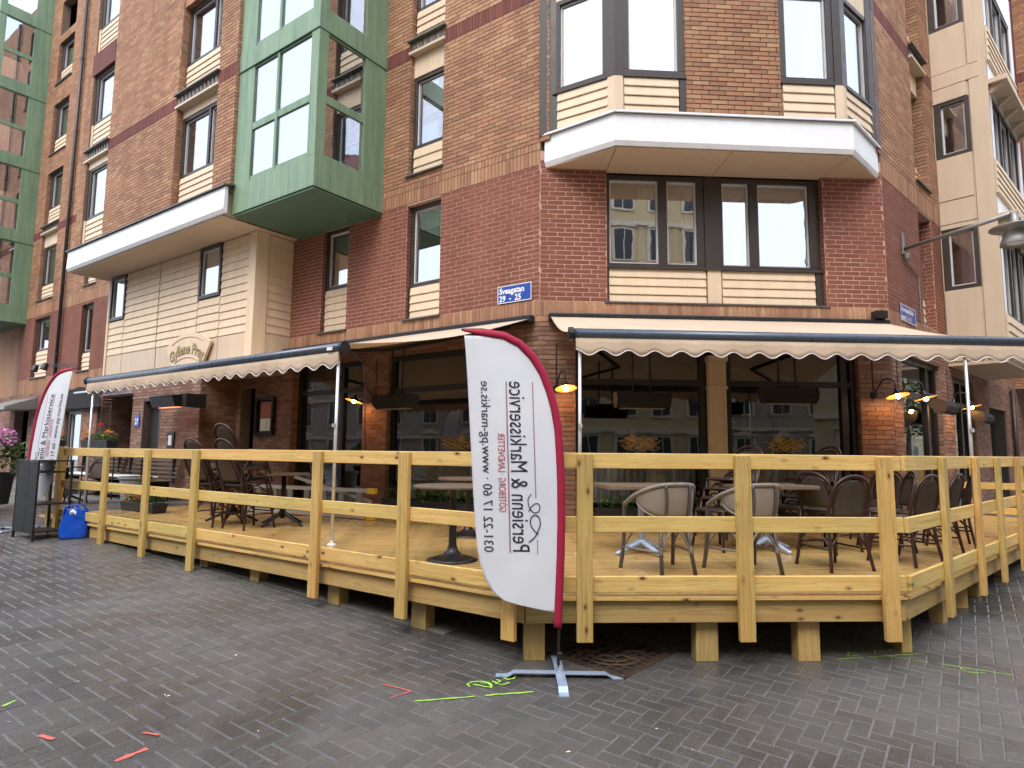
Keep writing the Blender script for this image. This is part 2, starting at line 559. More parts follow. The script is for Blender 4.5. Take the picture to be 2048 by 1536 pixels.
def ground_mat():
    t = NT("paving_joints")
    g = t.n("NewGeometry"); v = g.outputs["Position"]
    a = t.noise(v, 60, 4, .7)
    b = t.noise(v, .7, 3)
    c = t.ramp(a, [(.3, (.08, .079, .078)), (.7, (.25, .247, .242))])
    t.l(c, t.b.inputs["Base Color"])
    t.l(t.ramp(b, [(.4, .25), (.65, .7)]), t.b.inputs["Roughness"])
    return t.m
m_ground = ground_mat()
m_slab = simple("concrete_slab", (.17, .165, .15), .7, var=.25, scale=5)

def leaf_mat(name, cols):
    t = NT(name)
    c = t.ramp(t.rnd(), [(i / len(cols), cols[i]) for i in range(len(cols))], 'CONSTANT')
    t.l(c, t.b.inputs["Base Color"]); t.b.inputs["Roughness"].default_value = .6
    tr = t.n("BsdfTranslucent"); t.l(c, tr.inputs[0])
    mx = t.n("MixShader"); mx.inputs[0].default_value = .3
    t.l(t.b.outputs[0], mx.inputs[1]); t.l(tr.outputs[0], mx.inputs[2]); t.l(mx.outputs[0], t.out.inputs[0])
    return t.m
m_leaf = leaf_mat("leaf_green", [(.05, .12, .025), (.08, .17, .035), (.035, .085, .02), (.10, .19, .05)])
m_fl_orange = leaf_mat("petal_orange", [(.85, .25, .02), (.80, .38, .03), (.9, .18, .02)])
m_fl_red = leaf_mat("petal_red", [(.70, .02, .03), (.55, .01, .03)])
m_fl_pink = leaf_mat("petal_pink", [(.80, .34, .70), (.86, .46, .78), (.74, .25, .62)])
def weave(name, a, b, sc=90):
    t = NT(name)
    ck = t.n("TexChecker"); ck.inputs["Scale"].default_value = sc
    ck.inputs[1].default_value = (*a, 1); ck.inputs[2].default_value = (*b, 1)
    t.l(t.coords("Object"), ck.inputs[0])
    t.l(ck.outputs[0], t.b.inputs["Base Color"]); t.b.inputs["Roughness"].default_value = .65
    t.bump(ck.outputs[1], .4, .003)
    return t.m
m_rattan_grey = weave("rattan_grey", (.29, .25, .215), (.20, .17, .145), 85)
m_rattan_brown = weave("rattan_brown", (.085, .062, .04), (.022, .016, .012), 80)
m_tubebrown = simple("cane_brown", (.035, .014, .011), .38, var=.4, scale=12)
m_tubegrey = simple("cane_grey", (.20, .175, .155), .55, var=.3, scale=12)
m_tubedk = simple("cane_dark", (.075, .065, .06), .5, var=.3, scale=12)
def emis(name, col, s):
    t = NT(name)
    t.b.inputs["Base Color"].default_value = (*col, 1)
    t.b.inputs["Emission Color"].default_value = (*col, 1); t.b.inputs["Emission Strength"].default_value = s
    return t.m
m_bulb = emis("bulb_glow", (1.0, .48, .14), 45)
m_heatglow = emis("heater_glow", (1.0, .28, .08), 2.2)
m_copper = simple("shade_copper", (.70, .30, .12), .45, .2)
m_bluebag = simple("bag_blue", (.005, .075, .50), .25, var=.15, scale=6)
m_yellowwall = paint("facade_yellow", (.60, .47, .26), .8, .15, False)
m_greywall = paint("facade_stone", (.42, .36, .29), .8, .15, False)
m_roofred = simple("roof_red_tile", (.25, .06, .04), .7, var=.25)

# ------------------------------------------------------------------ ground
gm = MB()
xs = [-60, -30, -14, -8, -4, 0, 4, 8, 14, 30, 60]
ys = [-60, -30, -10, 1, 3, 5, 7, 9, 12, 20, 40, 60]
for i in range(len(xs) - 1):
    for j in range(len(ys) - 1):
        q = [(xs[i], ys[j]), (xs[i + 1], ys[j]), (xs[i + 1], ys[j + 1]), (xs[i], ys[j + 1])]
        gm.add([(a, b, gz(a, b) - 0.0045) for a, b in q], [(0, 1, 2, 3)])
ground = gm.build("ground", m_ground)
tag(ground, "dark wet herringbone block paving in front of the wooden deck", None, None, "structure")

PW, PGAP = 0.108, 0.006
e1, e2 = dL, nL
def in_view(p, margin=0.25):
    c = Vector(p) - EYE
    z = c.dot(_f)
    if z < 0.5: return False
    x, y = c.dot(_x2) / z, c.dot(_u2) / z
    return abs(x) < 0.804 + margin and abs(y) < 0.603 + margin
def paver_me(L, Wd, nm):
    bm = bmesh.new()
    a, b, ch, d = L / 2 - PGAP / 2, Wd / 2 - PGAP / 2, .005, .0035
    vs = [bm.verts.new(v) for v in [(-a, -b, -.02), (a, -b, -.02), (a, b, -.02), (-a, b, -.02), (-a, -b, -d), (a, -b, -d), (a, b, -d), (-a, b, -d),
          (-a + ch, -b + ch, 0), (a - ch, -b + ch, 0), (a - ch, b - ch, 0), (-a + ch, b - ch, 0)]]
    for k in (0, 4):
        for i in range(4):
            j = (i + 1) % 4
            bm.faces.new([vs[k + i], vs[k + j], vs[k + 4 + j], vs[k + 4 + i]])
    bm.faces.new(vs[8:12])
    me = bpy.data.meshes.new(nm); bm.to_mesh(me); bm.free(); me.materials.append(m_paver)
    return me
pav_me = paver_me(2 * PW, PW, "paver")
pv = []
gnx = 0.055; gny = -0.01
nrm = Vector((0.01, -0.055, 1)).normalized()
for i in range(-110, 111):
    for j in range(-110, 111):
        k = (i - j) % 4
        if k == 0:
            c = e1 * ((i + 1) * PW) + e2 * ((j + .5) * PW); ax = e1
        elif k == 2:
            c = e1 * ((i + .5) * PW) + e2 * (j * PW); ax = e2
        else:
            continue
        c = c + Vector((0, 6.0, 0))
        if c.y < 1.5 or c.y > 13.5 or c.x < -12.5 or c.x > 9: continue
        rel = c - CL
        oF_, oL_, oR_ = rel.dot(nF), rel.dot(nL), (c - CR).dot(nR)
        if max(oF_ - 3.2, min(oL_ - 3.2, 99), oR_ - 0.5) < 0 and rel.dot(dL) < 5.5: continue
        if oL_ < 0.9 and c.x < 0: continue
        if not in_view((c.x, c.y, gz(c.x, c.y)), .3): continue
        pv.append((c, ax))
pv.sort(key=lambda t: (Vector((t[0].x, t[0].y, 0))).length)
def paver_M(c, ax):
    z = gz(c.x, c.y) + random.uniform(-.0018, .0018)
    X = (ax - nrm * ax.dot(nrm)).normalized()
    N = (nrm + Vector((random.uniform(-1, 1), random.uniform(-1, 1), 0)) * .006).normalized()
    Y = N.cross(X).normalized(); X = Y.cross(N)
    return Matrix(((X.x, Y.x, N.x, c.x), (X.y, Y.y, N.y, c.y), (X.z, Y.z, N.z, z), (0, 0, 0, 1)))
vis = [t for t in pv if in_view((t[0].x, t[0].y, gz(t[0].x, t[0].y)), 0.0)][:290]
vs_ids = set(id(t) for t in vis)
for t in vis:
    reg(bpy.data.objects.new("paver", pav_me), paver_M(*t), ground)
pm = MB()
pv_v = [v.co.copy() for v in pav_me.vertices]; pv_f = [tuple(p.vertices) for p in pav_me.polygons]
for t in pv:
    if id(t) in vs_ids: continue
    M = paver_M(*t)
    pm.add([M @ v for v in pv_v], pv_f)
o = pm.build("paver_field", m_paver, ground); o["kind"] = "stuff"

# ------------------------------------------------------------------ building
B = thing("apartment_building", "brick corner apartment block with green glazed balconies, cream cladding and ground floor restaurant", "building", CL)
COURSE, BL, JT = 0.0743, 0.265, 0.0125
BR = []
KIND = {"orange": 0, "red": 1, "band": 2, "brown": 3}
KMAT = [m_orange, m_red, m_band, m_brown]
def subtract(iv, holes, za, zb):
    out = [iv]
    zm = (za + zb) / 2
    for (h0, h1, g0, g1) in holes:
        if zm <= g0 or zm >= g1: continue
        nx = []
        for a, b in out:
            if h1 <= a or h0 >= b: nx.append((a, b)); continue
            if h0 > a: nx.append((a, h0))
            if h1 < b: nx.append((h1, b))
        out = nx
    return out
def bricks(fr, s0, s1, z0, z1, kind, holes=(), o=0.0, soldier=False, bl=BL):
    if soldier:
        for a, b in subtract((s0, s1), holes, z0, z1):
            n = max(1, round((b - a) / COURSE))
            w = (b - a) / n
            for i in range(n):
                BR.append((fr, a + i * w + JT / 2, a + (i + 1) * w - JT / 2, z0 + JT / 2, z1 - JT / 2, o, KIND[kind]))
        return
    n = max(1, round((z1 - z0) / COURSE)); c = (z1 - z0) / n
    for k in range(n):
        za, zb = z0 + k * c + JT / 2, z0 + (k + 1) * c - JT / 2
        for a, b in subtract((s0, s1), holes, za, zb):
            off = (k % 2) * bl / 2 + (0.02 * math.sin(k * 2.3))
            i = math.floor((a - off) / bl)
            while off + i * bl < b:
                x0, x1 = max(a, off + i * bl), min(b, off + (i + 1) * bl)
                if x1 - x0 > .035:
                    BR.append((fr, x0 + JT / 2, x1 - JT / 2, za, zb, o, KIND[kind]))
                i += 1
def wall(name, fr, s0, s1, z0, z1, holes, mat, o=0.0, th=0.25, parent=B):
    ss = sorted({s0, s1, *[min(s1, max(s0, h[k])) for h in holes for k in (0, 1)]})
    zz = sorted({z0, z1, *[min(z1, max(z0, h[k])) for h in holes for k in (2, 3)]})
    mb = MB()
    for i in range(len(ss) - 1):
        run = None
        for j in range(len(zz)):
            solid = False
            if j < len(zz) - 1:
                sm, zm = (ss[i] + ss[i + 1]) / 2, (zz[j] + zz[j + 1]) / 2
                solid = not any(h[0] < sm < h[1] and h[2] < zm < h[3] for h in holes)
            if solid and run is None: run = zz[j]
            if not solid and run is not None:
                mb.box(fr, ss[i], ss[i + 1], o - th, o, run, zz[j]); run = None
    return mb.build(name, mat, parent)

def slats(fr, s0, s1, z0, z1, n, o, name="cladding_panel", mat=None, backing=.03, edge=True):
    mat = mat or m_cream
    mb = MB().box(fr, s0, s1, o - backing - .02, o - .02, z0, z1)
    pnl = mb.build(name, m_beige, B)
    h = (z1 - z0) / n
    for i in range(n):
        a, b = z0 + i * h, z0 + (i + 1) * h - .006
        A = fr.at
        poly = [A(s0 + .004, o - .019, a), A(s0 + .004, o + .022, a), A(s0 + .004, o + .024, a + .012), A(s0 + .004, o + .002, b), A(s0 + .004, o - .019, b)]
        MB().extr(poly, fr.d * (s1 - s0 - .008)).build("slat", mat, pnl)
    return pnl

def window(fr, s0, s1, z0, z1, o=-.10, sashes=None, curtain=None, fw=.075, depth=.12, gl=None, blind=0.0, bottom=None, transom=None):
    sashes = sashes or [(s0 + fw, s1 - fw)]
    bt = bottom if bottom is not None else fw
    mb = MB()
    mb.box(fr, s0, s1, o - depth, o, z0, z0 + bt).box(fr, s0, s1, o - depth, o, z1 - fw, z1)
    edges = [s0] + [e for p in sashes for e in p] + [s1]
    for i in range(0, len(edges), 2):
        if edges[i + 1] - edges[i] > .001:
            mb.box(fr, edges[i], edges[i + 1], o - depth, o, z0 + bt, z1 - fw)
    if transom:
        for a, b in sashes:
            mb.box(fr, a, b, o - depth, o - .01, transom, transom + .06)
    w = mb.build("window", m_brownframe, B, bevel=.006)
    for a, b in sashes:
        t = .028
        s = MB()
        za, zb = z0 + bt, z1 - fw
        s.box(fr, a, b, o - .09, o - .045, za, za + t).box(fr, a, b, o - .09, o - .045, zb - t, zb)
        s.box(fr, a, a + t, o - .09, o - .045, za + t, zb - t).box(fr, b - t, b, o - .09, o - .045, za + t, zb - t)
        s.build("sash", m_whiteframe, w)
        MB().box(fr, a + t, b - t, o - .075, o - .067, za + t, zb - t).build("pane", gl or m_glass, w)
        if curtain:
            wd = (b - a)
            def cf(u, v):
                return fr.at(a + .02 + (wd - .04) * u, o - .30 + .03 * math.sin(u * 26), za + .03 + (zb - za - .05) * v)
            if curtain == 'full':
                MB().grid(cf, 30, 1).build("curtain", m_curtain, w, smooth=True)
            else:
                def c1(u, v):
                    return fr.at(b - .03 - wd * .28 * u, o - .28 + .025 * math.sin(u * 14), za + .03 + (zb - za - .05) * v)
                MB().grid(c1, 16, 1).build("curtain", m_curtain, w, smooth=True)
        if blind:
            MB().box(fr, a + .02, b - .02, o - .22, o - .21, zb - (zb - za) * blind, zb - .02).build("blind", m_blind, w)
    return w

def sill(fr, s0, s1, z, o=.06, name="sill"):
    return MB().box(fr, s0 - .04, s1 + .04, -.12, o, z - .025, z).build(name, m_flash, B)

def ledge(fr, s0, s1, z0, z1, o):
    """spandrel box with a zigzag pressed front under a dark flashing"""
    mb = MB().box(fr, s0, s1, o - .14, o - .02, z0 + .03, z1 - .03)
    mb.box(fr, s0 - .03, s1 + .03, o - .14, o + .05, z0, z0 + .05)
    L_ = mb.build("ledge", m_beige, B)
    n = max(4, int((s1 - s0) / .14)); w = (s1 - s0) / n
    z = MB()
    for i in range(n):
        a = fr.at
        p = s0 + i * w
        z.extr([a(p, o - .02, z0 + .06), a(p + w, o - .02, z0 + .06), a(p + w / 2, o - .02, z1 - .05)], fr.n * .03)
    z.build("zigzag_trim", m_flash, L_)
    MB().box(fr, s0 - .05, s1 + .05, o - .14, o + .08, z1 - .03, z1).build("flashing", m_flash, L_)
    return L_

# ---- left facade near the corner (frame FL, offset 0)
H1, H2 = (2.10, 2.94), (4.56, 5.37)
near_holes = [(*H1, 3.985, 6.14), (*H1, 6.70, 12.2), (*H2, 3.985, 6.15)]
wall("wall", FL, 0, 6.4, 3.63, 6.165, near_holes, m_mort_r)
wall("wall", FL, 0, 6.4, 6.166, 12.2, near_holes, m_mort_o)
bricks(FL, 0, 6.36, 3.98, 6.165, "red", near_holes)
bricks(FL, 0, 6.36, 3.72, 3.98, "orange", near_holes, soldier=True)
bricks(FL, 0, 6.36, 3.63, 3.72, "orange", near_holes)
bricks(FL, 0, 6.2, 6.165, 6.42, "orange", near_holes, soldier=True)
bricks(FL, 0, 6.2, 6.42, 6.545, "orange", near_holes, soldier=True)
bricks(FL, -.18, 6.2, 6.545, 9.03, "orange", near_holes)
bricks(FL, -.18, 6.2, 9.03, 9.30, "band", near_holes, soldier=True)
bricks(FL, -.18, 6.2, 9.30, 12.2, "orange", near_holes)
MB().box(FL, -.18, 0, -.02, 0, 6.545, 12.2).build("wall", m_mort_o, B)
for s in (H1[1],):
    bricks(FL.jamb(s, 0), 0, .12, 3.985, 6.14, "red"); bricks(FL.jamb(s, 0), 0, .12, 6.70, 12.2, "orange")
bricks(FL.jamb(H2[1], 0), 0, .12, 3.985, 6.15, "red")
window(FL, *H1, 4.60, 6.14, curtain=None, blind=.22, gl=m_glass)
slats(FL, H1[0] + .05, H1[1] - .05, 4.0, 4.60, 4, -.09); sill(FL, *H1, 3.99)
window(FL, *H2, 4.88, 6.15, gl=m_glass)
slats(FL, H2[0] + .03, H2[1] - .05, 4.0, 4.88, 6, -.09); sill(FL, *H2, 3.99)
window(FL, *H1, 7.257, 8.69, blind=.45)
slats(FL, H1[0] + .05, H1[1] - .05, 6.71, 7.257, 3, -.09); sill(FL, *H1, 6.71)
MB().box(FL, *H1, -.16, -.08, 8.69, 9.11).build("panel", m_cream, B)
ledge(FL, *H1, 9.11, 9.39, .0)
slats(FL, H1[0] + .05, H1[1] - .05, 9.42, 10.03, 4, -.09)
window(FL, *H1, 10.03, 11.6, curtain='side')
for hh in (3.985, 6.70):
    pass
for a_, b_ in ((H1[0], H1[0] + .05), (H1[1] - .05, H1[1])):
    for za, zb in ((3.99, 4.6), (6.71, 7.257)):
        MB().box(FL, a_, b_, -.2, -.07, za, zb).build("frame_post", m_brownframe, B)

# ---- cream first floor bay over the left entrances (offset .87)
BO = .87
win1, win2 = (7.66, 8.55), (12.15, 13.0)
z_s0, z_s1 = 4.02, 6.10
MB().box(FL, 6.40, 13.05, BO - .12, BO - .06, 3.25, z_s1).build("wall", m_beige, B)
MB().box(FL, 6.38, 6.46, 0.0, BO - .06, 3.25, z_s1).build("wall", m_beige, B)
slats(FL, 6.62, win1[0] - .02, z_s0, z_s1, 12, BO - .02)
slats(FL, win1[1] + .02, 10.35, z_s0, z_s1, 12, BO - .02)
slats(FL, 10.39, win2[0] - .02, z_s0, z_s1, 12, BO - .02)
slats(FL, win1[0], win1[1], z_s0, 4.92, 5, BO - .02)
slats(FL, win2[0], win2[1], z_s0, 4.92, 5, BO - .02)
window(FL, *win1, 4.93, 6.10, o=BO + .02, gl=m_glass, blind=.3, curtain='full')
window(FL, *win2, 4.93, 6.10, o=BO + .02, gl=m_glass)
for a, b in ((6.62, win1[0]), (win1[0] + .01, win1[1]), (win1[1] + .01, 10.35), (10.39, win2[0]), (win2[0] + .01, 13.0)):
    MB().box(FL, a, b - .008, BO - .06, BO - .01, 3.25, 4.01).build("panel", m_beige, B, bevel=.004)
MB().box(FL, 6.36, 6.60, BO - .06, BO + .02, 3.25, 6.11).box(FL, 6.34, 6.36, BO - .28, BO + .02, 3.25, 6.11).build("corner_board", m_cream, B, bevel=.006)
MB().box(FL, 13.0, 13.1, BO - .06, BO + .02, 3.25, 6.11).build("corner_board", m_cream, B)
FB = Fr(FL.at(6.37, 0, 0), nL, -dL)     # right side of the bay, s = distance from the wall
slats(FB, .0, .58, 4.02, 6.10, 12, .0)
MB().box(FB, 0, .58, -.03, .01, 3.25, 4.01).build("panel", m_beige, B)
MB().box(FL, 6.36, 13.1, -.2, BO, 3.20, 3.25).build("soffit", m_soffit, B)

# ---- deep white eaves band under the projecting upper block
KO = 1.78
MB().box(FL, 6.22, 13.4, .0, KO - .06, 6.115, 6.14).build("soffit", m_soffit, B)
can = MB().extr([FL.at(6.06, KO - .06, 6.145), FL.at(6.06, KO - .02, 6.145), FL.at(6.06, KO + .02, 6.21), FL.at(6.06, KO, 6.66), FL.at(6.06, KO - .06, 6.66)], dL * 7.36).build("eaves_fascia", m_white, B)
MB().box(FL, 13.36, 13.42, .05, KO - .061, 6.145, 6.66).build("end_board", m_white, can)
MB().extr([FL.at(6.02, KO - .22, 6.72), FL.at(6.02, KO + .05, 6.665), FL.at(6.02, KO + .05, 6.69), FL.at(6.02, KO - .22, 6.745)], dL * 7.46).build("flashing", m_flash, can)
MB().box(FL, 6.2, 13.3, 1.4, KO - .1, 6.15, 6.70).build("eaves_core", m_soffit, can)

# ---- projecting upper brick block (offset 1.65)
UO = 1.65
H3, H4 = (6.79, 8.42), (11.82, 13.06)
bl_holes = [(*H3, 6.6, 16), (*H4, 6.6, 16)]
wall("wall", FL, 6.12, 13.3, 6.6, 16, bl_holes, m_mort_o, UO)
bricks(FL, 6.12, 11.82, 6.62, 9.03, "orange", bl_holes, UO)
bricks(FL, 6.12, 11.82, 9.03, 9.30, "band", bl_holes, UO, soldier=True)
bricks(FL, 6.12, 11.82, 9.30, 11.85, "orange", bl_holes, UO)
bricks(FL, 6.12, 11.82, 11.85, 12.12, "orange", bl_holes, UO, soldier=True)
bricks(FL, 6.12, 11.82, 12.12, 15.5, "orange", bl_holes, UO)
bricks(Fr(FL.at(6.12, UO, 0), -nL, -dL), 0, .3, 6.7, 15.5, "orange")
MB().box(FL, 6.121, 6.35, .0, UO - .25, 6.7, 16).build("wall", m_mort_o, B)
bricks(FL.jamb(H3[1], UO), 0, .16, 6.7, 15.5, "orange")
for i, zb in enumerate((7.46, 10.05, 12.75)):
    cur = ('full', 'side', 'side')[i]
    window(FL, H3[0], H3[1], zb, zb + 1.38, o=UO - .14, sashes=[(6.86, 7.28), (7.36, 8.34)], curtain=cur, gl=m_glass)
    slats(FL, H3[0] + .01, H3[1] - .06, zb - .68, zb, 5, UO - .13)
    window(FL, H4[0], H4[1], zb, zb + 1.38, o=UO - .06, sashes=[(11.9, 12.9)], curtain='full', gl=m_glass)
    slats(FL, H4[0] + .01, H4[1] - .12, zb - .68, zb, 5, UO - .06)
    MB().box(FL, H4[1] - .10, H4[1] + .02, UO - .2, UO - .03, zb - .69, zb).build("corner_board", m_cream, B)
    if i == 0:
        MB().box(FL, H3[0], H3[1], UO - .2, UO - .12, zb + 1.38, zb + 1.56).build("panel", m_cream, B)
        ledge(FL, H3[0] - .02, H3[1] + .02, 9.02, 9.34, UO)
        MB().box(FL, H4[0], H4[1], UO - .2, UO - .05, zb + 1.38, zb + 1.56).build("panel", m_cream, B)
        ledge(FL, H4[0], H4[1] + .1, 9.02, 9.34, UO)
    elif i == 1:
        MB().box(FL, H4[0], H4[1] + .1, UO - .2, UO + .02, zb + 1.38, zb + 1.98).build("spandrel", m_band, B)
        MB().box(FL, H3[0], H3[1], UO - .2, UO - .02, zb + 1.38, zb + 2.02).build("spandrel", m_orange, B)
MB().box(FL, 13.3, 13.45, -.1, UO, 6.7, 16).build("wall", m_mort_o, B)
bricks(Fr(FL.at(13.45, UO, 0), -nL, dL), 0, UO, 6.7, 15.5, "orange")
bricks(FL, 13.06, 13.45, 6.7, 15.5, "orange", (), UO)

# ---- far left wall (offset 0)
HA, HB = (19.72, 21.1), (16.35, 17.2)
far_holes = [(*HA, 3.985, 6.08), (*HA, 6.70, 9.38), (*HA, 9.40, 11.4), (*HA, 12.05, 13.98), (*HA, 14.75, 16.4), (*HA, 16.7, 18.0),
             (*HB, 3.985, 6.09), (*HB, 6.70, 8.7)]
wall("wall", FL, 13.05, 22.6, 3.4, 19, far_holes, m_mort_o)
wall("wall", FL, 6.36, 13.05, 3.0, 6.1, [(6.3, 13.06, 3.3, 6.09)], m_mort_o)
bricks(FL, 13.05, 22.4, 3.98, 6.165, "red", far_holes)
bricks(FL, 13.05, 22.4, 3.45, 3.98, "orange", far_holes, soldier=True)
bricks(FL, 13.05, 22.4, 6.165, 6.545, "orange", far_holes, soldier=True)
bricks(FL, 13.05, 22.4, 6.545, 9.03, "orange", far_holes)
bricks(FL, 13.4, 22.4, 9.03, 9.30, "band", far_holes, soldier=True)
bricks(FL, 13.4, 22.4, 9.30, 18.9, "orange", far_holes)
for (za, zb, pz, n) in ((4.93, 6.08, 4.0, 6), (7.257, 8.67, 6.71, 4), (10.05, 11.4, 9.42, 5), (12.65, 13.98, 12.06, 4), (15.3, 16.4, 14.76, 4)):
    window(FL, *HA, za, zb, curtain='side' if za > 5 else None, sashes=[(19.82, 20.9)])
    slats(FL, HA[0], HA[1] - .15, pz, za, n, -.09); sill(FL, *HA, pz)
    bricks(FL.jamb(HA[1], 0), 0, .12, pz, zb, "orange" if za > 6 else "red")
MB().box(FL, *HA, -.16, -.08, 8.67, 9.1).build("panel", m_cream, B); ledge(FL, *HA, 9.1, 9.38, .02)
window(FL, *HB, 4.56, 6.09, curtain='side'); slats(FL, HB[0], HB[1] - .1, 3.99, 4.56, 4, -.09); sill(FL, *HB, 3.99)
window(FL, *HB, 7.257, 8.69); slats(FL, HB[0], HB[1] - .1, 6.71, 7.257, 4, -.09); sill(FL, *HB, 6.71)
bricks(FL.jamb(HB[1], 0), 0, .12, 3.985, 6.09, "red")
dp = MB().tube([FL.at(18.62, .10, 3.4), FL.at(18.62, .10, 18.8)], .055, 10)
pipe = dp.build("drainpipe", m_brownframe, B, smooth=True)
for z in (4.6, 7.0, 9.6, 12.2, 14.8):
    MB().lathe(FL.at(18.62, .10, z), [(.056, 0), (.066, .005), (.066, .05), (.056, .055)], 10).build("collar", m_brownframe, pipe)

# ---- green glazed balcony stack
def balcony(fr, s0, s1, od, storeys, zbase, sideflip):
    """fr: facade frame; s0 near (visible side) s1 far; boxes project od"""
    fs = Fr(fr.at(s0, 0, 0), fr.n, -fr.d)    # the side that faces the viewer
    b = MB()
    zt = zbase + storeys * 2.66 + .6
    base = MB().box(fr, s0, s1, 0.0, od, zbase, zbase + .57)
    blc = base.build("balcony", m_green, B, bevel=.006)
    us = MB()
    n = 7; w = (s1 - s0 - .12) / n
    for i in range(n):
        us.box(fr, s0 + .06 + i * w + .006, s0 + .06 + (i + 1) * w - .006, .02, od - .06, zbase - .02, zbase - .001)
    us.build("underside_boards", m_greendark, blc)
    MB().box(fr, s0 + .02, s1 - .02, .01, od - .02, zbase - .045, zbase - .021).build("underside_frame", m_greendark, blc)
    for k in range(storeys):
        z0 = zbase + .57 + k * 2.72; z1 = z0 + 2.34
        p = MB()
        p.box(fr, s0 + .0, s0 + .22, od - .2, od, z0, z1)                       # corner post
        p.box(fr, s1 - .52, s1, od - .06, od - .005, z0, z1)                    # blank panel at the far end
        mid = s0 + 1.18
        p.box(fr, mid, mid + .07, od - .08, od - .008, z0, z1)
        p.box(fr, s0 + .22, s1 - .52, od - .08, od - .02, z0, z0 + .09)
        p.box(fr, s0 + .22, s1 - .52, od - .08, od - .02, z1 - .05, z1)
        for a_, b_ in ((s0 + .22, mid), (mid + .07, s1 - .52)):
            p.box(fr, a_, b_, od - .08, od - .015, z0 + 1.02, z0 + 1.16)
        p.box(fs, .0, .54, -.06, -.004, z0, z1)
        p.box(fs, .54, od - .2, -.08, -.02, z0, z0 + .06); p.box(fs, .54, od - .2, -.08, -.02, z1 - .05, z1)
        p.box(fs, .54, od - .2, -.08, -.015, z0 + 1.01, z0 + 1.16)
        p.build("frame", m_green, blc, bevel=.005)
        for (a_, b_) in ((s0 + .22, mid), (mid + .07, s1 - .52)):
            MB().box(fr, a_, b_, od - .05, od - .042, z0 + .09, z0 + 1.02).build("pane", m_glass_bal, blc)
            MB().box(fr, a_, b_, od - .05, od - .042, z0 + 1.16, z1 - .05).build("pane", m_glass_bal, blc)
        MB().box(fs, .54, od - .2, -.05, -.042, z0 + .06, z0 + 1.01).build("pane", m_glass_bal, blc)
        MB().box(fs, .54, od - .2, -.05, -.042, z0 + 1.16, z1 - .05).build("pane", m_glass_bal, blc)
        MB().box(fr, s0, s1, 0.0, od + .006, z1 + .002, z1 + .38).build("floor_band", m_green, blc, bevel=.006)
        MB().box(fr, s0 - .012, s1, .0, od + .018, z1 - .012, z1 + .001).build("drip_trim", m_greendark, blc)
    return blc
b1 = balcony(FL, 3.6, 6.10, 1.6, 3, 6.145, 1)
b2 = balcony(FL, 21.92, 25.0, 1.6, 5, 6.0, 1)
MB().box(FL, 3.62, 6.1, .0, .02, 6.6, 12.5).build("back_wall", m_beige, B)
bd = MB().box(FL, 4.3, 5.15, .021, .07, 6.75, 8.9); bd.build("balcony_door", m_whiteframe, B)
MB().box(FL, 4.4, 5.05, .071, .08, 7.5, 8.8).build("balcony_door_pane", m_glass, B)

# ---- chamfered corner, first floor
FW = (1.06, 4.60)
f_holes = [(*FW, 3.965, 6.30)]
wall("wall", FF, 0, WF, 3.63, 6.4, f_holes, m_mort_r)
bricks(FF, 0, WF, 3.965, 6.25, "red", f_holes)
bricks(FF, 0, WF, 3.72, 3.965, "orange", (), soldier=True)
bricks(FF, 0, WF, 3.63, 3.72, "orange", ())
for s, fl in ((FW[1], 1),):
    bricks(FF.jamb(s, 0), 0, .14, 3.98, 6.12, "red")
window(FF, 1.06, 2.68, 4.56, 6.10, o=-.12, sashes=[(1.13, 1.93), (2.07, 2.56)], curtain='side', gl=m_glass)
window(FF, 2.94, 4.60, 4.56, 6.10, o=-.12, sashes=[(2.98, 3.43), (3.575, 4.43)], curtain='side', blind=.12, gl=m_glass)
MB().box(FF, 2.68, 2.94, -.25, -.10, 4.56, 6.10).build("frame_post", m_brownframe, B)
MB().box(FF, 2.70, 2.92, -.25, -.08, 3.97, 4.56).build("frame_post", m_cream, B)
slats(FF, 1.11, 2.68, 3.98, 4.54, 4, -.10); slats(FF, 2.94, 4.47, 3.98, 4.54, 4, -.10)
for a_, b_ in ((1.06, 1.10), (4.48, 4.60)):
    MB().box(FF, a_, b_, -.25, -.08, 3.97, 4.56).build("frame_post", m_brownframe, B)
MB().box(FF, 1.04, 4.62, -.25, -.05, 4.535, 4.575).build("sill", m_brownframe, B); sill(FF, *FW, 3.975, .03)

# ---- white canopy band and bay window of the corner
cp = [FF.at(.06, .02, 0), FF.at(1.02, .83, 0), FF.at(4.67, .80, 0), FF.at(5.56, .02, 0)]
inner = [FF.at(.10, -.05, 0), FF.at(1.08, .72, 0), FF.at(4.62, .69, 0), FF.at(5.50, -.05, 0)]
sof = MB()
mid = FF.at(2.82, .70, 0); midi = FF.at(2.82, -.10, 0)
ins = [FF.at(.10, .02, 0), FF.at(1.06, .77, 0), FF.at(2.82, .76, 0), FF.at(4.63, .74, 0), FF.at(5.52, .02, 0)]
for pts in ([FF.at(.02, -.1, 0), FF.at(1.06, -.1, 0), ins[1] - dF * .012, ins[0]], [FF.at(1.07, -.1, 0), FF.at(2.81, -.1, 0), ins[2] - dF * .008, ins[1]],
            [FF.at(2.82, -.1, 0), FF.at(4.6, -.1, 0), ins[3], ins[2]], [FF.at(4.61, -.1, 0), FF.at(5.6, -.1, 0), ins[4], ins[3] + dF * .012]):
    sof.prism([(p.x, p.y) for p in pts], 6.115, 6.135)
cs = sof.build("soffit", m_soffit, B)
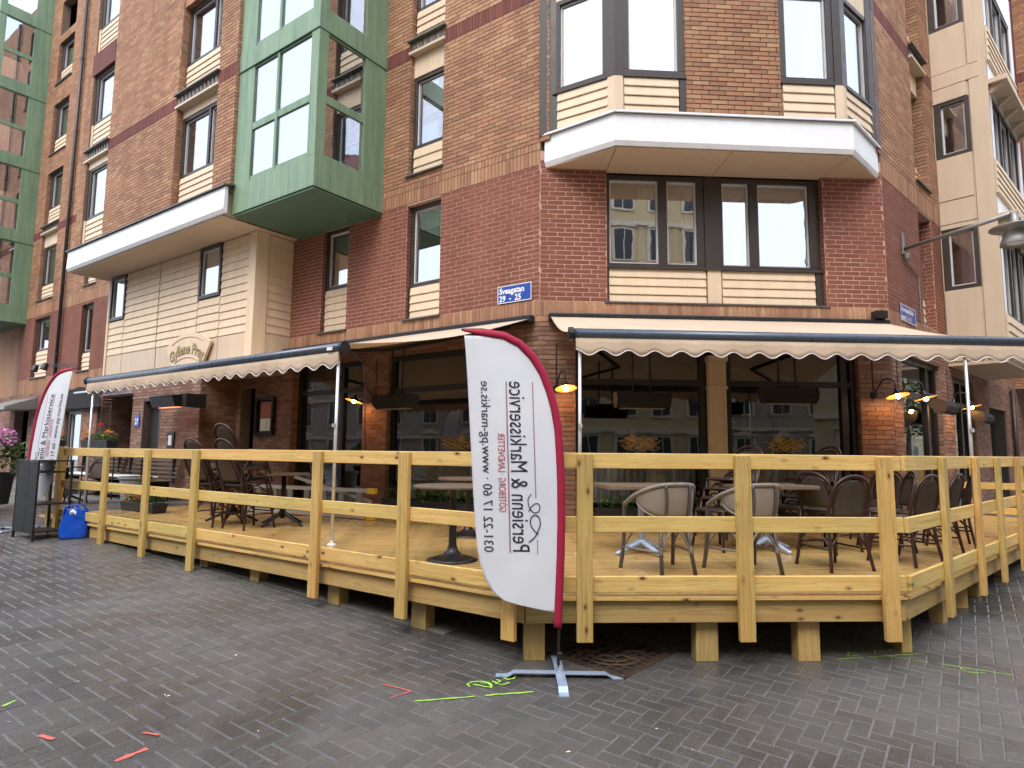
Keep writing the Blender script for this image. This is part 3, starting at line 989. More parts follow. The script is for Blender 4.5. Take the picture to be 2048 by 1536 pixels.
for i in range(3):
    fr_, ln = span(cp[i], cp[i + 1], nF)
    a = fr_.at
    fas = MB().extr([a(0.003, -.06, 6.14), a(.003, -.03, 6.135), a(.003, .0, 6.20), a(.003, -.01, 6.62), a(.003, -.06, 6.62)], fr_.d * (ln - .006)).build("canopy_fascia", m_white, B)
    MB().extr([a(-.03, -.12, 6.66), a(-.03, .04, 6.625), a(-.03, .04, 6.655), a(-.03, -.12, 6.69)], fr_.d * (ln + .06)).build("flashing", m_white, fas)
    MB().extr([a(-.03, -.12, 6.692), a(-.03, .02, 6.660), a(-.03, .02, 6.668), a(-.03, -.12, 6.70)], fr_.d * (ln + .06)).build("flashing_edge", m_flash, fas)
MB().prism([(p.x, p.y) for p in inner], 6.20, 6.62).build("canopy_core", m_soffit, B)
bp_ = [FF.at(.17, .10, 0), FF.at(1.05, .70, 0), FF.at(4.60, .68, 0), FF.at(5.45, .08, 0)]
fL_, lL_ = span(bp_[0], bp_[1], nF); fC_, lC_ = span(bp_[1], bp_[2], nF); fR_, lR_ = span(bp_[2], bp_[3], nF)
for lev in range(2):
    z0 = 6.68 + lev * 2.70; zs = z0 + .62; zt = zs + 1.55
    window(fL_, .06, lL_ - .12, zs, zt, o=0, curtain='full', gl=m_glass); slats(fL_, .1, lL_ - .10, z0, zs - .02, 4, .0)
    window(fR_, .12, lR_ - .03, zs, zt, o=0, curtain='full', gl=m_glass); slats(fR_, .1, lR_ - .03, z0, zs - .02, 4, .0)
    window(fC_, .12, 1.08, zs, zt, o=0, curtain='side', gl=m_glass, fw=.10); slats(fC_, .14, .98, z0, zs - .02, 4, .0)
    window(fC_, 2.58, lC_ - .12, zs, zt, o=0, curtain='side', blind=.08, gl=m_glass, fw=.09); slats(fC_, 2.60, lC_ - .14, z0, zs - .02, 4, .0)
    mb = MB()
    for v, na, nb in ((bp_[1], fL_, fC_), (bp_[2], fC_, fR_)):
        pa = [v - na.d * .12 + na.n * .012, v + (na.n + nb.n) * .008, v + nb.d * .13 + nb.n * .012, v + nb.d * .13 - nb.n * .15, v - na.d * .12 - na.n * .15]
        MB().prism([(p.x, p.y) for p in pa], zs - .02, zt).build("corner_post", m_brownframe, B)
        MB().prism([(p.x, p.y) for p in pa], z0, zs - .021).build("corner_board", m_cream, B)
    MB().box(fC_, .99, 1.09, -.15, .01, z0, zs).build("frame_post", m_brownframe, B)
    for fr_, l0, l1 in ((fL_, .03, lL_ - .12), (fC_, .13, 1.09), (fC_, 2.58, lC_ - .13), (fR_, .12, lR_)):
        MB().box(fr_, l0, l1, -.15, .0, zt, z0 + 2.70).build("panel", m_cream, B)
        MB().box(fr_, l0 - .01, l1 + .01, -.1, .03, zs - .03, zs).build("sill", m_brownframe, B)
for pa in ([FF.at(-.02, -.2, 0), FF.at(-.02, .03, 0), FF.at(.15, .115, 0), FF.at(.26, .15, 0), FF.at(.26, -.2, 0)], [FF.at(5.36, -.2, 0), FF.at(5.38, .14, 0), FF.at(5.47, .10, 0), FF.at(5.62, .02, 0), FF.at(5.62, -.2, 0)]):
    MB().prism([(p.x, p.y) for p in pa], 6.64, 12.1).build("corner_post", m_brownframe, B)
wall("wall", fC_, 1.09, 2.575, 6.64, 12.1, [], m_mort_o, .0)
bricks(fC_, 1.09, 2.575, 6.66, 12.0, "orange", (), .01)
bricks(Fr(fC_.at(1.09, .01, 0), -fC_.n, -fC_.d), 0, .12, 6.66, 12, "orange")

# ---- right facade
HR = (1.95, 2.80)
r_holes = [(*HR, 3.98, 6.14), (*HR, 6.70, 12)]
wall("wall", FR, 0, 3.4, 3.63, 6.165, r_holes, m_mort_r)
wall("wall", FR, 0, 3.4, 6.166, 12.2, r_holes, m_mort_o)
bricks(FR, 0, 3.4, 3.965, 6.165, "red", r_holes)
bricks(FR, 0, 3.4, 3.63, 3.965, "orange", r_holes, soldier=True)
bricks(FR, 0, 3.4, 6.165, 6.545, "orange", r_holes, soldier=True)
bricks(FR, -.12, 3.4, 6.545, 9.03, "orange", r_holes)
bricks(FR, -.12, 3.4, 9.03, 9.30, "band", r_holes, soldier=True)
bricks(FR, -.12, 3.4, 9.30, 12.2, "orange", r_holes)
bricks(FR.jamb(HR[1], 0), 0, .2, 3.98, 6.14, "red"); bricks(FR.jamb(HR[1], 0), 0, .2, 6.7, 12, "orange")
window(FR, *HR, 4.60, 6.14, o=-.2); slats(FR, HR[0] + .02, HR[1] - .02, 4.0, 4.60, 4, -.18)
window(FR, *HR, 7.257, 8.69, o=-.2); slats(FR, HR[0] + .02, HR[1] - .02, 6.71, 7.257, 4, -.18); sill(FR, *HR, 6.71)
MB().box(FR, *HR, -.25, -.1, 8.69, 9.1).build("panel", m_cream, B); ledge(FR, *HR, 9.1, 9.38, .02)
slats(FR, HR[0] + .02, HR[1] - .02, 9.42, 10.03, 4, -.18); window(FR, *HR, 10.03, 11.6, o=-.2)

# ---- beige bay on the right facade
RO, RS = .93, 3.42
FS = Fr(FR.at(RS, 0, 0), nR, -dR)      # side that faces the corner
ws = [(4.86, 6.08), (7.56, 8.72), (10.28, 11.4)]
wall("wall", FS, 0, RO, 3.42, 12.2, [(.02, .62, a, b) for a, b in ws], m_beige, -.03, .12)
for a, b in ws:
    window(FS, .02, .62, a, b, o=-.02, gl=m_glass, sashes=[(.14, .54)], curtain='side')
zc = [3.45, 4.855, 6.085, 6.66, 7.555, 8.725, 9.30, 10.27]
for a, b in ((3.45, 4.85), (6.09, 6.65), (6.67, 7.55), (8.73, 9.02), (9.34, 10.27), (11.41, 12.2)):
    MB().box(FS, .02, .60, -.03, .0, a, b).build("panel", m_beige, B, bevel=.005)
MB().box(FS, .02, RO, -.03, .004, 9.03, 9.33).build("floor_band", m_beige, B, bevel=.005)
for a, b in ((3.45, 9.02), (9.34, 12.2)):
    MB().box(FS, .64, RO + .01, -.03, .004, a, b).build("corner_board", m_beige, B, bevel=.006)
FRO = Fr(FR.at(RS, RO, 0), dR, nR)
rw = [(.35, 2.95, a, b) for a, b in ((4.3, 6.05), (7.35, 8.72), (10.1, 11.4))]
wall("wall", FRO, 0, 3.25, 3.42, 12.2, rw, m_white, .0, .12)
for (a, b, c, d) in rw:
    window(FRO, a, b, c, d, o=-.02, sashes=[(a + .07, a + .82), (a + .90, a + 1.70), (a + 1.78, b - .07)], curtain='full', gl=m_glass)
for a, b in ((3.45, 4.28), (6.65, 7.33), (9.35, 10.08)):
    slats(FRO, .12, 3.1, a, b, 5, .03)
for z in (6.12, 8.82):
    lg = MB().box(FRO, .05, 3.2, .0, .30, z, z + .10)
    lgo = lg.build("cornice", m_beige, B, bevel=.006)
    for i in range(5):
        MB().extr([FRO.at(.15 + i * .70, .001, z - .16), FRO.at(.15 + i * .70, .001, z - .001), FRO.at(.15 + i * .70, .24, z - .001)], dR * .10).build("bracket", m_beige, lgo)
MB().box(FR, RS - .0, RS + 3.25, -.2, RO, 3.36, 3.415).build("soffit", m_soffit, B)
wall("wall", FR, RS + .01, 15, 3.3, 12.2, [(RS + .2, RS + 3.0, 3.5, 12.1)], m_mort_o, -.05)
bricks(FR, RS + 3.25, 10, 3.4, 12.1, "orange")
MB().box(FRO, 3.12, 3.25, -RO, -.121, 3.42, 12.2).build("wall", m_beige, B)
FX = Fr(FR.at(10.0, 0, 0), nR, -dR)          # next brick block steps forward
MB().box(FX, 0, 1.6, -14, -.01, 3.4, 19).build("wall", m_mort_o, B)
bricks(FX, 0, 1.6, 3.4, 9.03, "orange"); bricks(FX, 0, 1.6, 9.03, 9.30, "band", soldier=True); bricks(FX, 0, 1.6, 9.30, 11.75, "orange")
bricks(FX, 0, 1.6, 11.75, 12.02, "band", soldier=True); bricks(FX, 0, 1.6, 12.02, 18.5, "orange")
MB().box(FX, .35, .55, -.0, .03, 3.5, 18.5).build("pilaster_strip", m_band, B)

# ---- ground floor walls
gL = [(0.26, 3.31, .55, 3.35), (3.97, 6.16, .0, 3.35), (7.50, 8.05, .0, 3.0)]
wall("wall", FL, 0, 8.25, 0, 3.63, gL, m_mort_o)
bricks(FL, 0, 8.2, .1, 3.63, "brown", gL)
bricks(FL.jamb(6.16, 0), 0, .2, .3, 3.35, "brown"); bricks(FL.jamb(3.31, 0), 0, .12, .3, 3.35, "brown")
gF = [(.56, 5.06, .62, 3.35)]
wall("wall", FF, 0, WF, 0, 3.63, gF, m_mort_o)
bricks(FF, 0, WF, .1, 3.63, "brown", gF)
bricks(FF.jamb(5.06, 0), 0, .15, .6, 3.35, "brown")
gR = [(.47, 2.80, .70, 3.30), (3.62, 5.3, .5, 3.2), (6.7, 8.6, 0, 2.75)]
wall("wall", FR, 0, 15, 0, 3.63, gR, m_mort_o)
bricks(FR, 0, 12, .2, 3.63, "brown", gR)
bricks(FR.jamb(2.80, 0), 0, .15, .7, 3.3, "brown"); bricks(FR.jamb(5.3, 0), 0, .15, .7, 3.2, "brown")
# niche and doors left of the restaurant
MB().box(FL, 8.2, 8.45, .0, .86, 0, 3.25).build("wall", m_mort_o, B)
bricks(Fr(FL.at(8.2, .87, 0), -nL, -dL), 0, .87, .3, 3.25, "brown")
gB = [(9.95, 10.72, .3, 2.75), (11.32, 13.1, .0, 2.95)]
wall("wall", FL, 8.2, 13.1, 0, 3.25, gB, m_mort_o, .86, .2)
bricks(FL, 8.2, 13.1, .3, 3.25, "brown", gB, .86)
wall("wall", FL, 11.2, 13.3, 0, 3.3, [], m_mort_o, -.9, .1); bricks(FL, 11.2, 13.3, .3, 3.2, "brown", (), -.9)
bricks(Fr(FL.at(13.1, .86, 0), -nL, -dL), 0, 1.75, .3, 3.2, "brown"); MB().box(FL, 13.11, 13.25, -.9, .6, 0, 3.3).build("wall", m_mort_o, B)
gd = MB().box(FL, 9.95, 10.72, .60, .68, .3, 2.75).build("entrance_door", m_dkdoor, B, bevel=.006)
MB().box(FL, 10.02, 10.05, .681, .74, 1.2, 1.7).build("handle", m_pole, gd)
MB().box(FL, 9.9, 9.95, .6, .875, .3, 2.80).box(FL, 10.72, 10.77, .6, .875, .3, 2.80).box(FL, 9.9, 10.77, .6, .875, 2.75, 2.80).build("door_frame", m_brownframe, B)
gFar = [(13.55, 15.5, .0, 2.95), (16.6, 17.8, .75, 2.75), (18.6, 20.2, .3, 2.9), (20.9, 22.2, .3, 2.9)]
wall("wall", FL, 13.1, 22.6, 0, 3.45, gFar, m_mort_o)
bricks(FL, 13.25, 22.6, .3, 3.45, "brown", gFar)
wall("wall", FL, 22.6, 48, 0, 19, [(25.2, 26.6, 4, 6), (25.2, 26.6, 6.9, 8.7), (28, 29.4, .4, 2.9)], m_orange)
bricks(FL, 22.6, 26, .3, 3.45, "brown")
window(FL, 16.6, 17.8, .75, 2.75, o=-.06, sashes=[(16.7, 17.55)], gl=m_glass)
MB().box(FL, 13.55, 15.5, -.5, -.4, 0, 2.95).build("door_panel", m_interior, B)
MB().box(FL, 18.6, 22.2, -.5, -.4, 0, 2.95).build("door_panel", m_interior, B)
def arch_hood(s0, s1, z0, z1, o, m):
    n = 12; mb = MB()
    pts = [FL.at(s0 + (s1 - s0) * i / n, .01, z0 + (z1 - z0) * math.sin(math.pi * i / n)) for i in range(n + 1)]
    pts += [FL.at(s1, .01, z0 - .05), FL.at(s0, .01, z0 - .05)]
    return mb.extr(pts, nL * o).build("arch_hood", m, B)
arch_hood(14.9, 17.9, 2.85, 3.45, .18, m_blackm)
MB().box(FL, 11.35, 13.0, .88, 1.55, 2.98, 3.02).build("glass_hood", m_glass_bal, B)
MB().extr([FL.at(20.2, .02, 3.3), FL.at(20.2, .9, 2.95), FL.at(20.2, .9, 2.85), FL.at(20.2, .02, 2.9)], dL * 2.4).build("shop_hood", m_galv, B)
MB().box(FL, 16.7, 19.0, .01, .14, 3.05, 3.40).build("shop_sign_board", m_blackm, B)

# ---- shop windows and door of the restaurant
def shopwin(fr, s0, s1, z0, z1, muls, transom, o=-.08):
    mb = MB(); fw = .09
    mb.box(fr, s0, s1, o - .1, o, z0, z0 + .1).box(fr, s0, s1, o - .1, o, z1 - fw, z1)
    mb.box(fr, s0, s0 + fw, o - .1, o, z0 + .1, z1 - fw).box(fr, s1 - fw, s1, o - .1, o, z0 + .1, z1 - fw)
    ed = [s0 + fw] + [e for m in muls for e in (m - .05, m + .05)] + [s1 - fw]
    for m in muls:
        mb.box(fr, m - .05, m + .05, o - .1, o, z0 + .1, z1 - fw)
    for i in range(0, len(ed), 2):
        mb.box(fr, ed[i], ed[i + 1], o - .09, o - .005, transom, transom + .09)
    w = mb.build("shop_window", m_black, B, bevel=.005)
    for i in range(0, len(ed), 2):
        MB().box(fr, ed[i], ed[i + 1], o - .055, o - .047, z0 + .1, transom).build("pane", m_glass_shop, w)
        MB().box(fr, ed[i], ed[i + 1], o - .055, o - .047, transom + .09, z1 - fw).build("pane", m_glass_shop, w)
    return w
shopwin(FL, .26, 3.31, .55, 3.35, [1.1], 2.68)
shopwin(FF, .56, 2.62, .62, 3.35, [], 2.68)
shopwin(FF, 2.94, 5.06, .62, 3.35, [4.86], 2.68)
shopwin(FR, .47, 2.80, .70, 3.30, [2.2], 2.62)
shopwin(FR, 3.62, 5.3, .50, 3.20, [4.6], 2.62)
dw = shopwin(FL, 3.97, 6.16, .50, 3.35, [4.75], 2.75, -.14)
ps = MB().box(FF, 2.645, 2.915, -.12, .03, .55, 3.05)
pil = ps.build("pilaster", m_stone, B, bevel=.008)
for (a_, b_, o_, za, zb, nm) in ((2.625, 2.935, .07, 3.05, 3.14, "capital"), (2.63, 2.93, .05, 2.62, 2.67, "band"), (2.62, 2.94, .07, .4, .62, "plinth")):
    MB().box(FF, a_, b_, -.12, o_, za, zb).build(nm, m_stone, pil, bevel=.006)
for k in range(4):
    MB().box(FF, 2.672 + k * .058, 2.70 + k * .058, .031, .042, 2.70, 3.03).build("flute", m_stone, pil)
for za, zb in ((1.95, 2.55), (1.35, 1.85)):
    q = MB()
    for (a, b, c, d) in ((2.69, 2.70, za, zb), (2.86, 2.87, za, zb), (2.70, 2.86, za, za + .01), (2.70, 2.86, zb - .01, zb)):
        q.box(FF, a, b, .031, .036, c, d)
    q.build("panel_moulding", m_beige, pil)
# half curtains behind the shop glass
for fr_, a, b in ((FF, .7, 2.5), (FF, 3.05, 4.8), (FL, .4, 3.2)):
    def hc(u, v, fr_=fr_, a=a, b=b):
        return fr_.at(a + (b - a) * u, -.30 + .02 * math.sin(u * (b - a) * 60), .85 + .53 * v)
    MB().grid(hc, int((b - a) * 50), 1).build("half_curtain", m_curtain, B, smooth=True)
# shell: inside floor, ceilings, back walls, roof
def shell_pts(o, ext_l=25.0, ext_r=15.0):
    def off(fr, s): return fr.at(s, o, 0)
    return [FL.at(ext_l, o, 0), FL.at(-o * .35, o, 0), FR.at(-o * .2 - o * .15, o, 0), FR.at(ext_r, o, 0)]
pl = shell_pts(-.28)
core = [pl[0], pl[1], pl[2], pl[3], FR.at(15, -9, 0), FL.at(6, -14, 0), FL.at(25, -9, 0)]
poly = [(p.x, p.y) for p in core]
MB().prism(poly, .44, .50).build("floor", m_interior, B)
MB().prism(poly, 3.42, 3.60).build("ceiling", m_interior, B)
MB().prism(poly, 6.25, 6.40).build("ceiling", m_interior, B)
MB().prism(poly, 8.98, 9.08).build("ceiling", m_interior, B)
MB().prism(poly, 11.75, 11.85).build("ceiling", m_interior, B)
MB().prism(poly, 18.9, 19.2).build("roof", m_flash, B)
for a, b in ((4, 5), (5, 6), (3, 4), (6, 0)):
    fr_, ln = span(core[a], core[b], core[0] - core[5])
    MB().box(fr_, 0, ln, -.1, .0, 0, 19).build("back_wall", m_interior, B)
# inner partitions that close the view behind each window row
for fr_, s0, s1 in ((FL, .3, 24), (FF, .6, 5.0), (FR, .3, 14)):
    d_ = -3.2 if fr_ is not FF else -3.4
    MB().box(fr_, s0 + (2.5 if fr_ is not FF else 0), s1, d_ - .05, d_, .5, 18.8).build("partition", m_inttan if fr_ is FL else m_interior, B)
# upper walls above the built courses
for fr_, s0, s1, z0 in ((FL, 0, 6.4, 12.2), (FR, 0, 15, 12.2), (FF, 0, WF, 9.4)):
    MB().box(fr_, s0, s1, -.26, -.02, z0, 19).build("wall", m_orange, B)
MB().box(FL, 6.12, 13.45, 1.4, 1.64, 16, 19).build("wall", m_orange, B)

# ---- all the bricks: the largest in view one by one, the rest as one mass
def px_area(b):
    fr, s0, s1, z0, z1, o, k = b
    c = fr.at((s0 + s1) / 2, o, (z0 + z1) / 2) - EYE
    z = c.dot(_f)
    if z < .5: return 0
    x, y = c.dot(_x2) / z, c.dot(_u2) / z
    if abs(x) > .79 or abs(y) > .59: return 0
    cosn = abs(fr.n.dot(c.normalized()))
    return (s1 - s0) * (z1 - z0) * cosn / z / z
full = [b for b in BR if abs((b[2] - b[1]) - (BL - JT)) < .004 and b[6] in (0, 1)]
full.sort(key=px_area, reverse=True)
pick = full[:290]; pid = set(id(b) for b in pick)
bme = {}
for b in pick:
    fr, s0, s1, z0, z1, o, k = b
    key = (k, round(z1 - z0, 3), round(s1 - s0, 3))
    if key not in bme:
        bm = bmesh.new(); bmesh.ops.create_cube(bm, size=1)
        for v in bm.verts: v.co = Vector((v.co.x * (s1 - s0), v.co.y * .03, v.co.z * (z1 - z0)))
        bmesh.ops.bevel(bm, geom=list(bm.edges), offset=.003, segments=1, affect='EDGES')
        me = bpy.data.meshes.new("brick"); bm.to_mesh(me); bm.free(); me.materials.append(KMAT[k]); bme[key] = me
    c = fr.at((s0 + s1) / 2, o - (.0115 if k == 1 else .006) + random.uniform(-.0015, .0015), (z0 + z1) / 2)
    d, n = fr.d, fr.n
    M = Matrix(((d.x, n.x, 0, c.x), (d.y, n.y, 0, c.y), (0, 0, 1, c.z), (0, 0, 0, 1)))
    reg(bpy.data.objects.new("brick", bme[key]), M, B)
bmb = MB()
for b in BR:
    if id(b) in pid: continue
    fr, s0, s1, z0, z1, o, k = b
    j = random.uniform(-.0012, .0012)
    bmb.box(fr, s0, s1, o - .01, o + (.0035 if k == 1 else .009) + j, z0, z1, k, skip=(1,))
o = bmb.build("brick_courses", KMAT, B); o["kind"] = "stuff"
print("bricks", len(BR), "pavers", len(pv))

# ------------------------------------------------------------------ street name signs and the restaurant plaque
def put_text(mb, fr, s, z, o, txt, size, sx=1.0, off=0.0, thick=.002, mi=0, flip=-1, align='LEFT'):
    vs, fs = text_geo(txt, size, sx, off, align)
    mb.add([fr.at(s + flip * x, o, z + y) for x, y in vs], fs, mi)
    return mb
def street_sign(label, fr, s0, s1, z0, z1, lines, flip):
    t = thing("street_sign", label, "sign", fr.at((s0 + s1) / 2, .02, z0))
    MB().box(fr, s0, s1, .012, .022, z0, z1).build("sign_plate", m_signblue, t, bevel=.002)
    w = .012; b = MB()
    b.box(fr, s0, s1, .0225, .025, z0, z0 + w).box(fr, s0, s1, .0225, .025, z1 - w, z1)
    b.box(fr, s0, s0 + w, .0225, .025, z0 + w, z1 - w).box(fr, s1 - w, s1, .0225, .025, z0 + w, z1 - w)
    b.build("sign_border", m_signwhite, t)
    m = MB()
    for (s, z, txt, size, sx) in lines:
        put_text(m, fr, s, z, .026, txt, size, sx, .004, flip=flip)
    m.build("lettering", m_signwhite, t)
street_sign("blue street name plate reading Sveagatan 29 - 25 on the left brick wall", FL, .14, .80, 4.00, 4.285,
            [(.765, 4.155, "Sveagatan", .135, .93), (.765, 4.03, "29  -  25", .135, .93)], -1)
street_sign("blue street name plate on the right brick wall beside the lamp arm", FR, .55, 1.38, 3.86, 4.14,
            [(.58, 4.02, "Nordenskiölds-", .115, .92), (.58, 3.89, "gatan 2 - 10", .115, .92)], 1)
hs = thing("house_number_sign", "small blue house number plate by the grey entrance door", "sign", FL.at(11.03, .9, 2.16))
MB().box(FL, 10.88, 11.10, .885, .895, 2.14, 2.43).build("sign_plate", m_signblue, hs)
put_text(MB(), FL, 11.08, 2.20, .898, "27", .19, .9, .006).build("lettering", m_signwhite, hs)

pq = thing("name_plaque", "arched cream plaque with golden restaurant name Gyllene Prag above the left awning", "sign", FL.at(8.7, .9, 3.55))
n = 18
def arc(sv, r, cx=8.72, cz=2.42):
    a = (sv - cx) / 1.62
    return FL.at(cx + r * math.sin(a), .90, cz + r * math.cos(a))
mb = MB()
ss_ = [8.72 - .92 + 1.84 * i / n for i in range(n + 1)]
mb.extr([arc(s, 1.78) for s in ss_] + [arc(s, 1.02) for s in reversed(ss_)], nL * .06)
mb.build("plaque_board", m_cream, pq, bevel=.01)
for r in (1.68, 1.22):
    MB().tube([arc(8.72 - .66 + 1.32 * i / n, r) + nL * .062 for i in range(n + 1)], .012, 6).build("moulding", m_soffit, pq)
def arctext(txt, size, r0, sx, off, o, mat, name):
    vs, fs = text_geo(txt, size, sx, off)
    wd = max(v[0] for v in vs)
    out = []
    for x, y in vs:
        a = -((x - wd / 2) / 1.42)
        out.append(FL.at(8.72 + (r0 + y) * math.sin(a), o, 2.42 + (r0 + y) * math.cos(a)))
    MB().add(out, fs).build(name, mat, pq)
arctext("Gyllene Prag", .33, 1.31, .90, .012, .968, m_ink, "lettering_shadow")
arctext("Gyllene Prag", .33, 1.32, .90, .004, .972, m_gold, "lettering")

# ------------------------------------------------------------------ awnings
def awning(label, fr, sm0, sm1, sb0, sb1, zm, ob, zb, pole_s, zfoot):
    t = thing("awning", label, "awning", fr.at((sm0 + sm1) / 2, .1, zm))
    def fab(u, v):
        s = (sm0 + (sm1 - sm0) * u) * (1 - v) + (sb0 + (sb1 - sb0) * u) * v
        return fr.at(s, .12 + (ob - .12) * v, zm - .03 + (zb + .05 - zm + .03) * v - .10 * math.sin(math.pi * v) - .012 * math.sin(math.pi * v) * math.cos(u * 40))
    MB().grid(fab, 60, 14).build("canvas", m_awning, t, smooth=True, solid=.003)
    MB().box(fr, sm0 - .03, sm1 + .03, .02, .16, zm - .09, zm + .03).build("cassette", m_black, t, bevel=.02)
    MB().tube([fr.at(sb0 - .02, ob, zb), fr.at(sb1 + .02, ob, zb)], .062, 14).build("front_bar", m_bar, t, smooth=True)
    for s in (sb0 - .05, sb1 + .05):
        MB().tube([fr.at(s - .025, ob, zb), fr.at(s + .025, ob, zb)], .075, 14).build("end_cap", m_black, t)
    n = max(8, int((sb1 - sb0) / .29)); pitch = (sb1 - sb0) / n
    drop = .15
    def val(u, v):
        s = sb0 + (sb1 - sb0) * u
        ph = u * n
        low = drop + .032 * (1 - math.cos(2 * math.pi * ph)) - .02
        return fr.at(s, ob + .035 + .012 * math.sin(s * 5.1) * v, zb - .05 - low * v)
    MB().grid(val, n * 8, 3).build("valance", m_awning, t, smooth=True, solid=.003)
    pts = [val(i / (n * 8), 1.0) + fr.n * .001 for i in range(n * 8 + 1)]
    MB().tube(pts, .006, 5).build("piping", m_signwhite, t)
    for sm, sg in ((sm0 + .35, 1), (sm1 - .35, -1)):
        sb = sb0 + (sm - sm0) / (sm1 - sm0) * (sb1 - sb0)
        el = fr.at(sm + sg * 1.1, ob * .5, (zm + zb) / 2 - .16)
        MB().tube([fr.at(sm, .15, zm - .12), el], .032, 8).build("folding_arm", m_blackm, t)
        MB().tube([el, fr.at(sb, ob - .04, zb - .01)], .026, 8).build("folding_arm", m_blackm, t)
    for s in pole_s:
        p = MB().tube([fr.at(s, ob, zb - .05), fr.at(s, ob, zfoot + .01)], .019, 10)
        po = p.build("support_pole", m_pole, t, smooth=True)
        MB().lathe(fr.at(s, ob, zfoot), [(.055, .0), (.055, .006), (.02, .02), (.02, .05)], 12, caps=True).build("pole_foot", m_signwhite, po)
        MB().box(fr, s - .02, s + .02, ob + .018, ob + .045, zfoot + 1.35, zfoot + 1.39).build("clamp", m_pole, po)
    return t
awL = awning("beige awning with scalloped valance along the left facade above the entrance", FL, .10, 7.45, .68, 7.62, 3.70, 3.25, 2.83, (.72, ), DECK)
MB().tube([FL.at(7.42, 3.25, 2.78), FL.at(7.42, 3.25, .40)], .019, 10).build("support_pole", m_pole, awL, smooth=True)
MB().tube([FL.at(.60, 3.2, 2.80), FL.at(.52, 3.05, 2.66), FL.at(.50, 3.02, 2.3), FL.at(.49, 3.0, 1.6)], .007, 5).build("crank_cord", m_blackm, awL)
MB().box(FL, .76, .86, 3.312, 3.318, 2.80, 2.84).build("maker_label", m_signwhite, awL)
awF = awning("beige awning with scalloped valance over the chamfered corner and chairs", FF, .16, 5.50, .13, 5.75, 3.72, 2.75, 2.93, (.18, 4.62), DECK)
MB().box(FF, 5.28, 5.46, .05, .2, 3.76, 3.88).build("wind_sensor", m_black, awF)

# ------------------------------------------------------------------ wooden deck
dk = thing("wooden_deck", "new pine deck on stilts wrapped round the restaurant corner", "deck", (.1, 5.0, gz(.1, 5)))
OF, OL, OR_ = 4.73, 4.054, 1.60
A_ = Vector((.094, 4.947, 0)); 
def isect(fr1, o1, fr2, o2):
    n1, n2 = fr1.n, fr2.n
    c1, c2 = n1.dot(fr1.p) + o1, n2.dot(fr2.p) + o2
    det = n1.x * n2.y - n1.y * n2.x
    return Vector(((c1 * n2.y - c2 * n1.y) / det, (n1.x * c2 - n2.x * c1) / det, 0))
cornL = isect(FF, OF, FL, OL); cornR = isect(FF, OF, FR, OR_)
def clip(poly, n, c):
    out = []
    for i in range(len(poly)):
        p, q = poly[i], poly[(i + 1) % len(poly)]
        dp, dq = n.dot(p) - c, n.dot(q) - c
        if dp <= 0: out.append(p)
        if (dp < 0 < dq) or (dq < 0 < dp):
            out.append(p + (q - p) * (dp / (dp - dq)))
    return out
hpL = (nL, nL.dot(CL) + OL); hpR = (nR, nR.dot(CR) + OR_)
bw, gap = .120, .006
SEND = 7.0
k = 0
nd = 0
while True:
    o1 = OF - k * (bw + gap); o0 = o1 - bw; k += 1
    if o1 < -7: break
    base = [FF.at(-9, o1, 0), FF.at(12, o1, 0), FF.at(12, o0, 0), FF.at(-9, o0, 0)]
    regs = []
    if o0 > .02:
        regs.append([hpL, hpR, (dR, dR.dot(CR) + 3.3), (dL, dL.dot(CL) + SEND)])
    else:
        regs.append([hpL, (-nL, -(nL.dot(CL) + .02)), (dL, dL.dot(CL) + SEND), (dF, dF.dot(CL) + 1)])
        regs.append([hpR, (-nR, -(nR.dot(CR) + .02)), (dR, dR.dot(CR) + 3.3), (-dF, -(dF.dot(CR) - 1))])
    for rg in regs:
        pl_ = [Vector((p.x, p.y, 0)) for p in base]
        for n_, c_ in rg:
            if pl_: pl_ = clip(pl_, n_, c_)
        if len(pl_) < 3: continue
        cx = sum((p for p in pl_), Vector()) / len(pl_)
        M = Matrix.Translation((cx.x, cx.y, DECK - .014)) @ Matrix.Rotation(math.pi / 2 - aF, 4, 'Z')
        MB().prism([(p.x, p.y) for p in pl_], DECK - .028, DECK + random.uniform(-.001, .001)).build("deck_board", m_deckwood, dk, M=M)
        nd += 1
print("deck boards", nd)
def edge_boards(fr, o, s0, s1, cuts=()):
    ss = [s0] + list(cuts) + [s1]
    for a, b in zip(ss[:-1], ss[1:]):
        board("edge_board", fr.at(a + .003, o + .012, DECK - .016), fr.at(b - .003, o + .012, DECK - .016), .030, .05, m_pine, dk)
        board("fascia_beam", fr.at(a + .002, o - .03, DECK - .117), fr.at(b - .002, o - .03, DECK - .117), .172, .045, m_pine_green, dk)
sFl = (cornL - CL).dot(dF); sFr = (cornR - CL).dot(dF)
sLl = (cornL - CL).dot(dL); sRr = (cornR - CR).dot(dR)
edge_boards(FF, OF, sFl + .02, sFr - .0)
edge_boards(FL, OL, sLl, 6.1, (-.2, 2.4))
edge_boards(FR, OR_, sRr, 3.3, (-1.4,))
board("fascia_beam", FR.at(3.3, 0.05, DECK - .117), FR.at(3.3, OR_, DECK - .117), .172, .045, m_pine_green, dk)
board("fascia_beam", FL.at(SEND, 0.9, DECK - .117), FL.at(SEND, OL - .1, DECK - .117), .172, .045, m_pine_green, dk)
# joists below, seen in the gap
for i in range(12):
    o_ = OF - .45 - i * .55
    if o_ < .2: break
    a_, b_ = -2.8 + 0, 5.4
    pL = isect(FF, o_, FL, OL - .08); pR = isect(FF, o_, FR, OR_ - .08)
    board("joist", (pL.x, pL.y, DECK - .10), (pR.x, pR.y, DECK - .10), .14, .045, m_pine_green, dk)
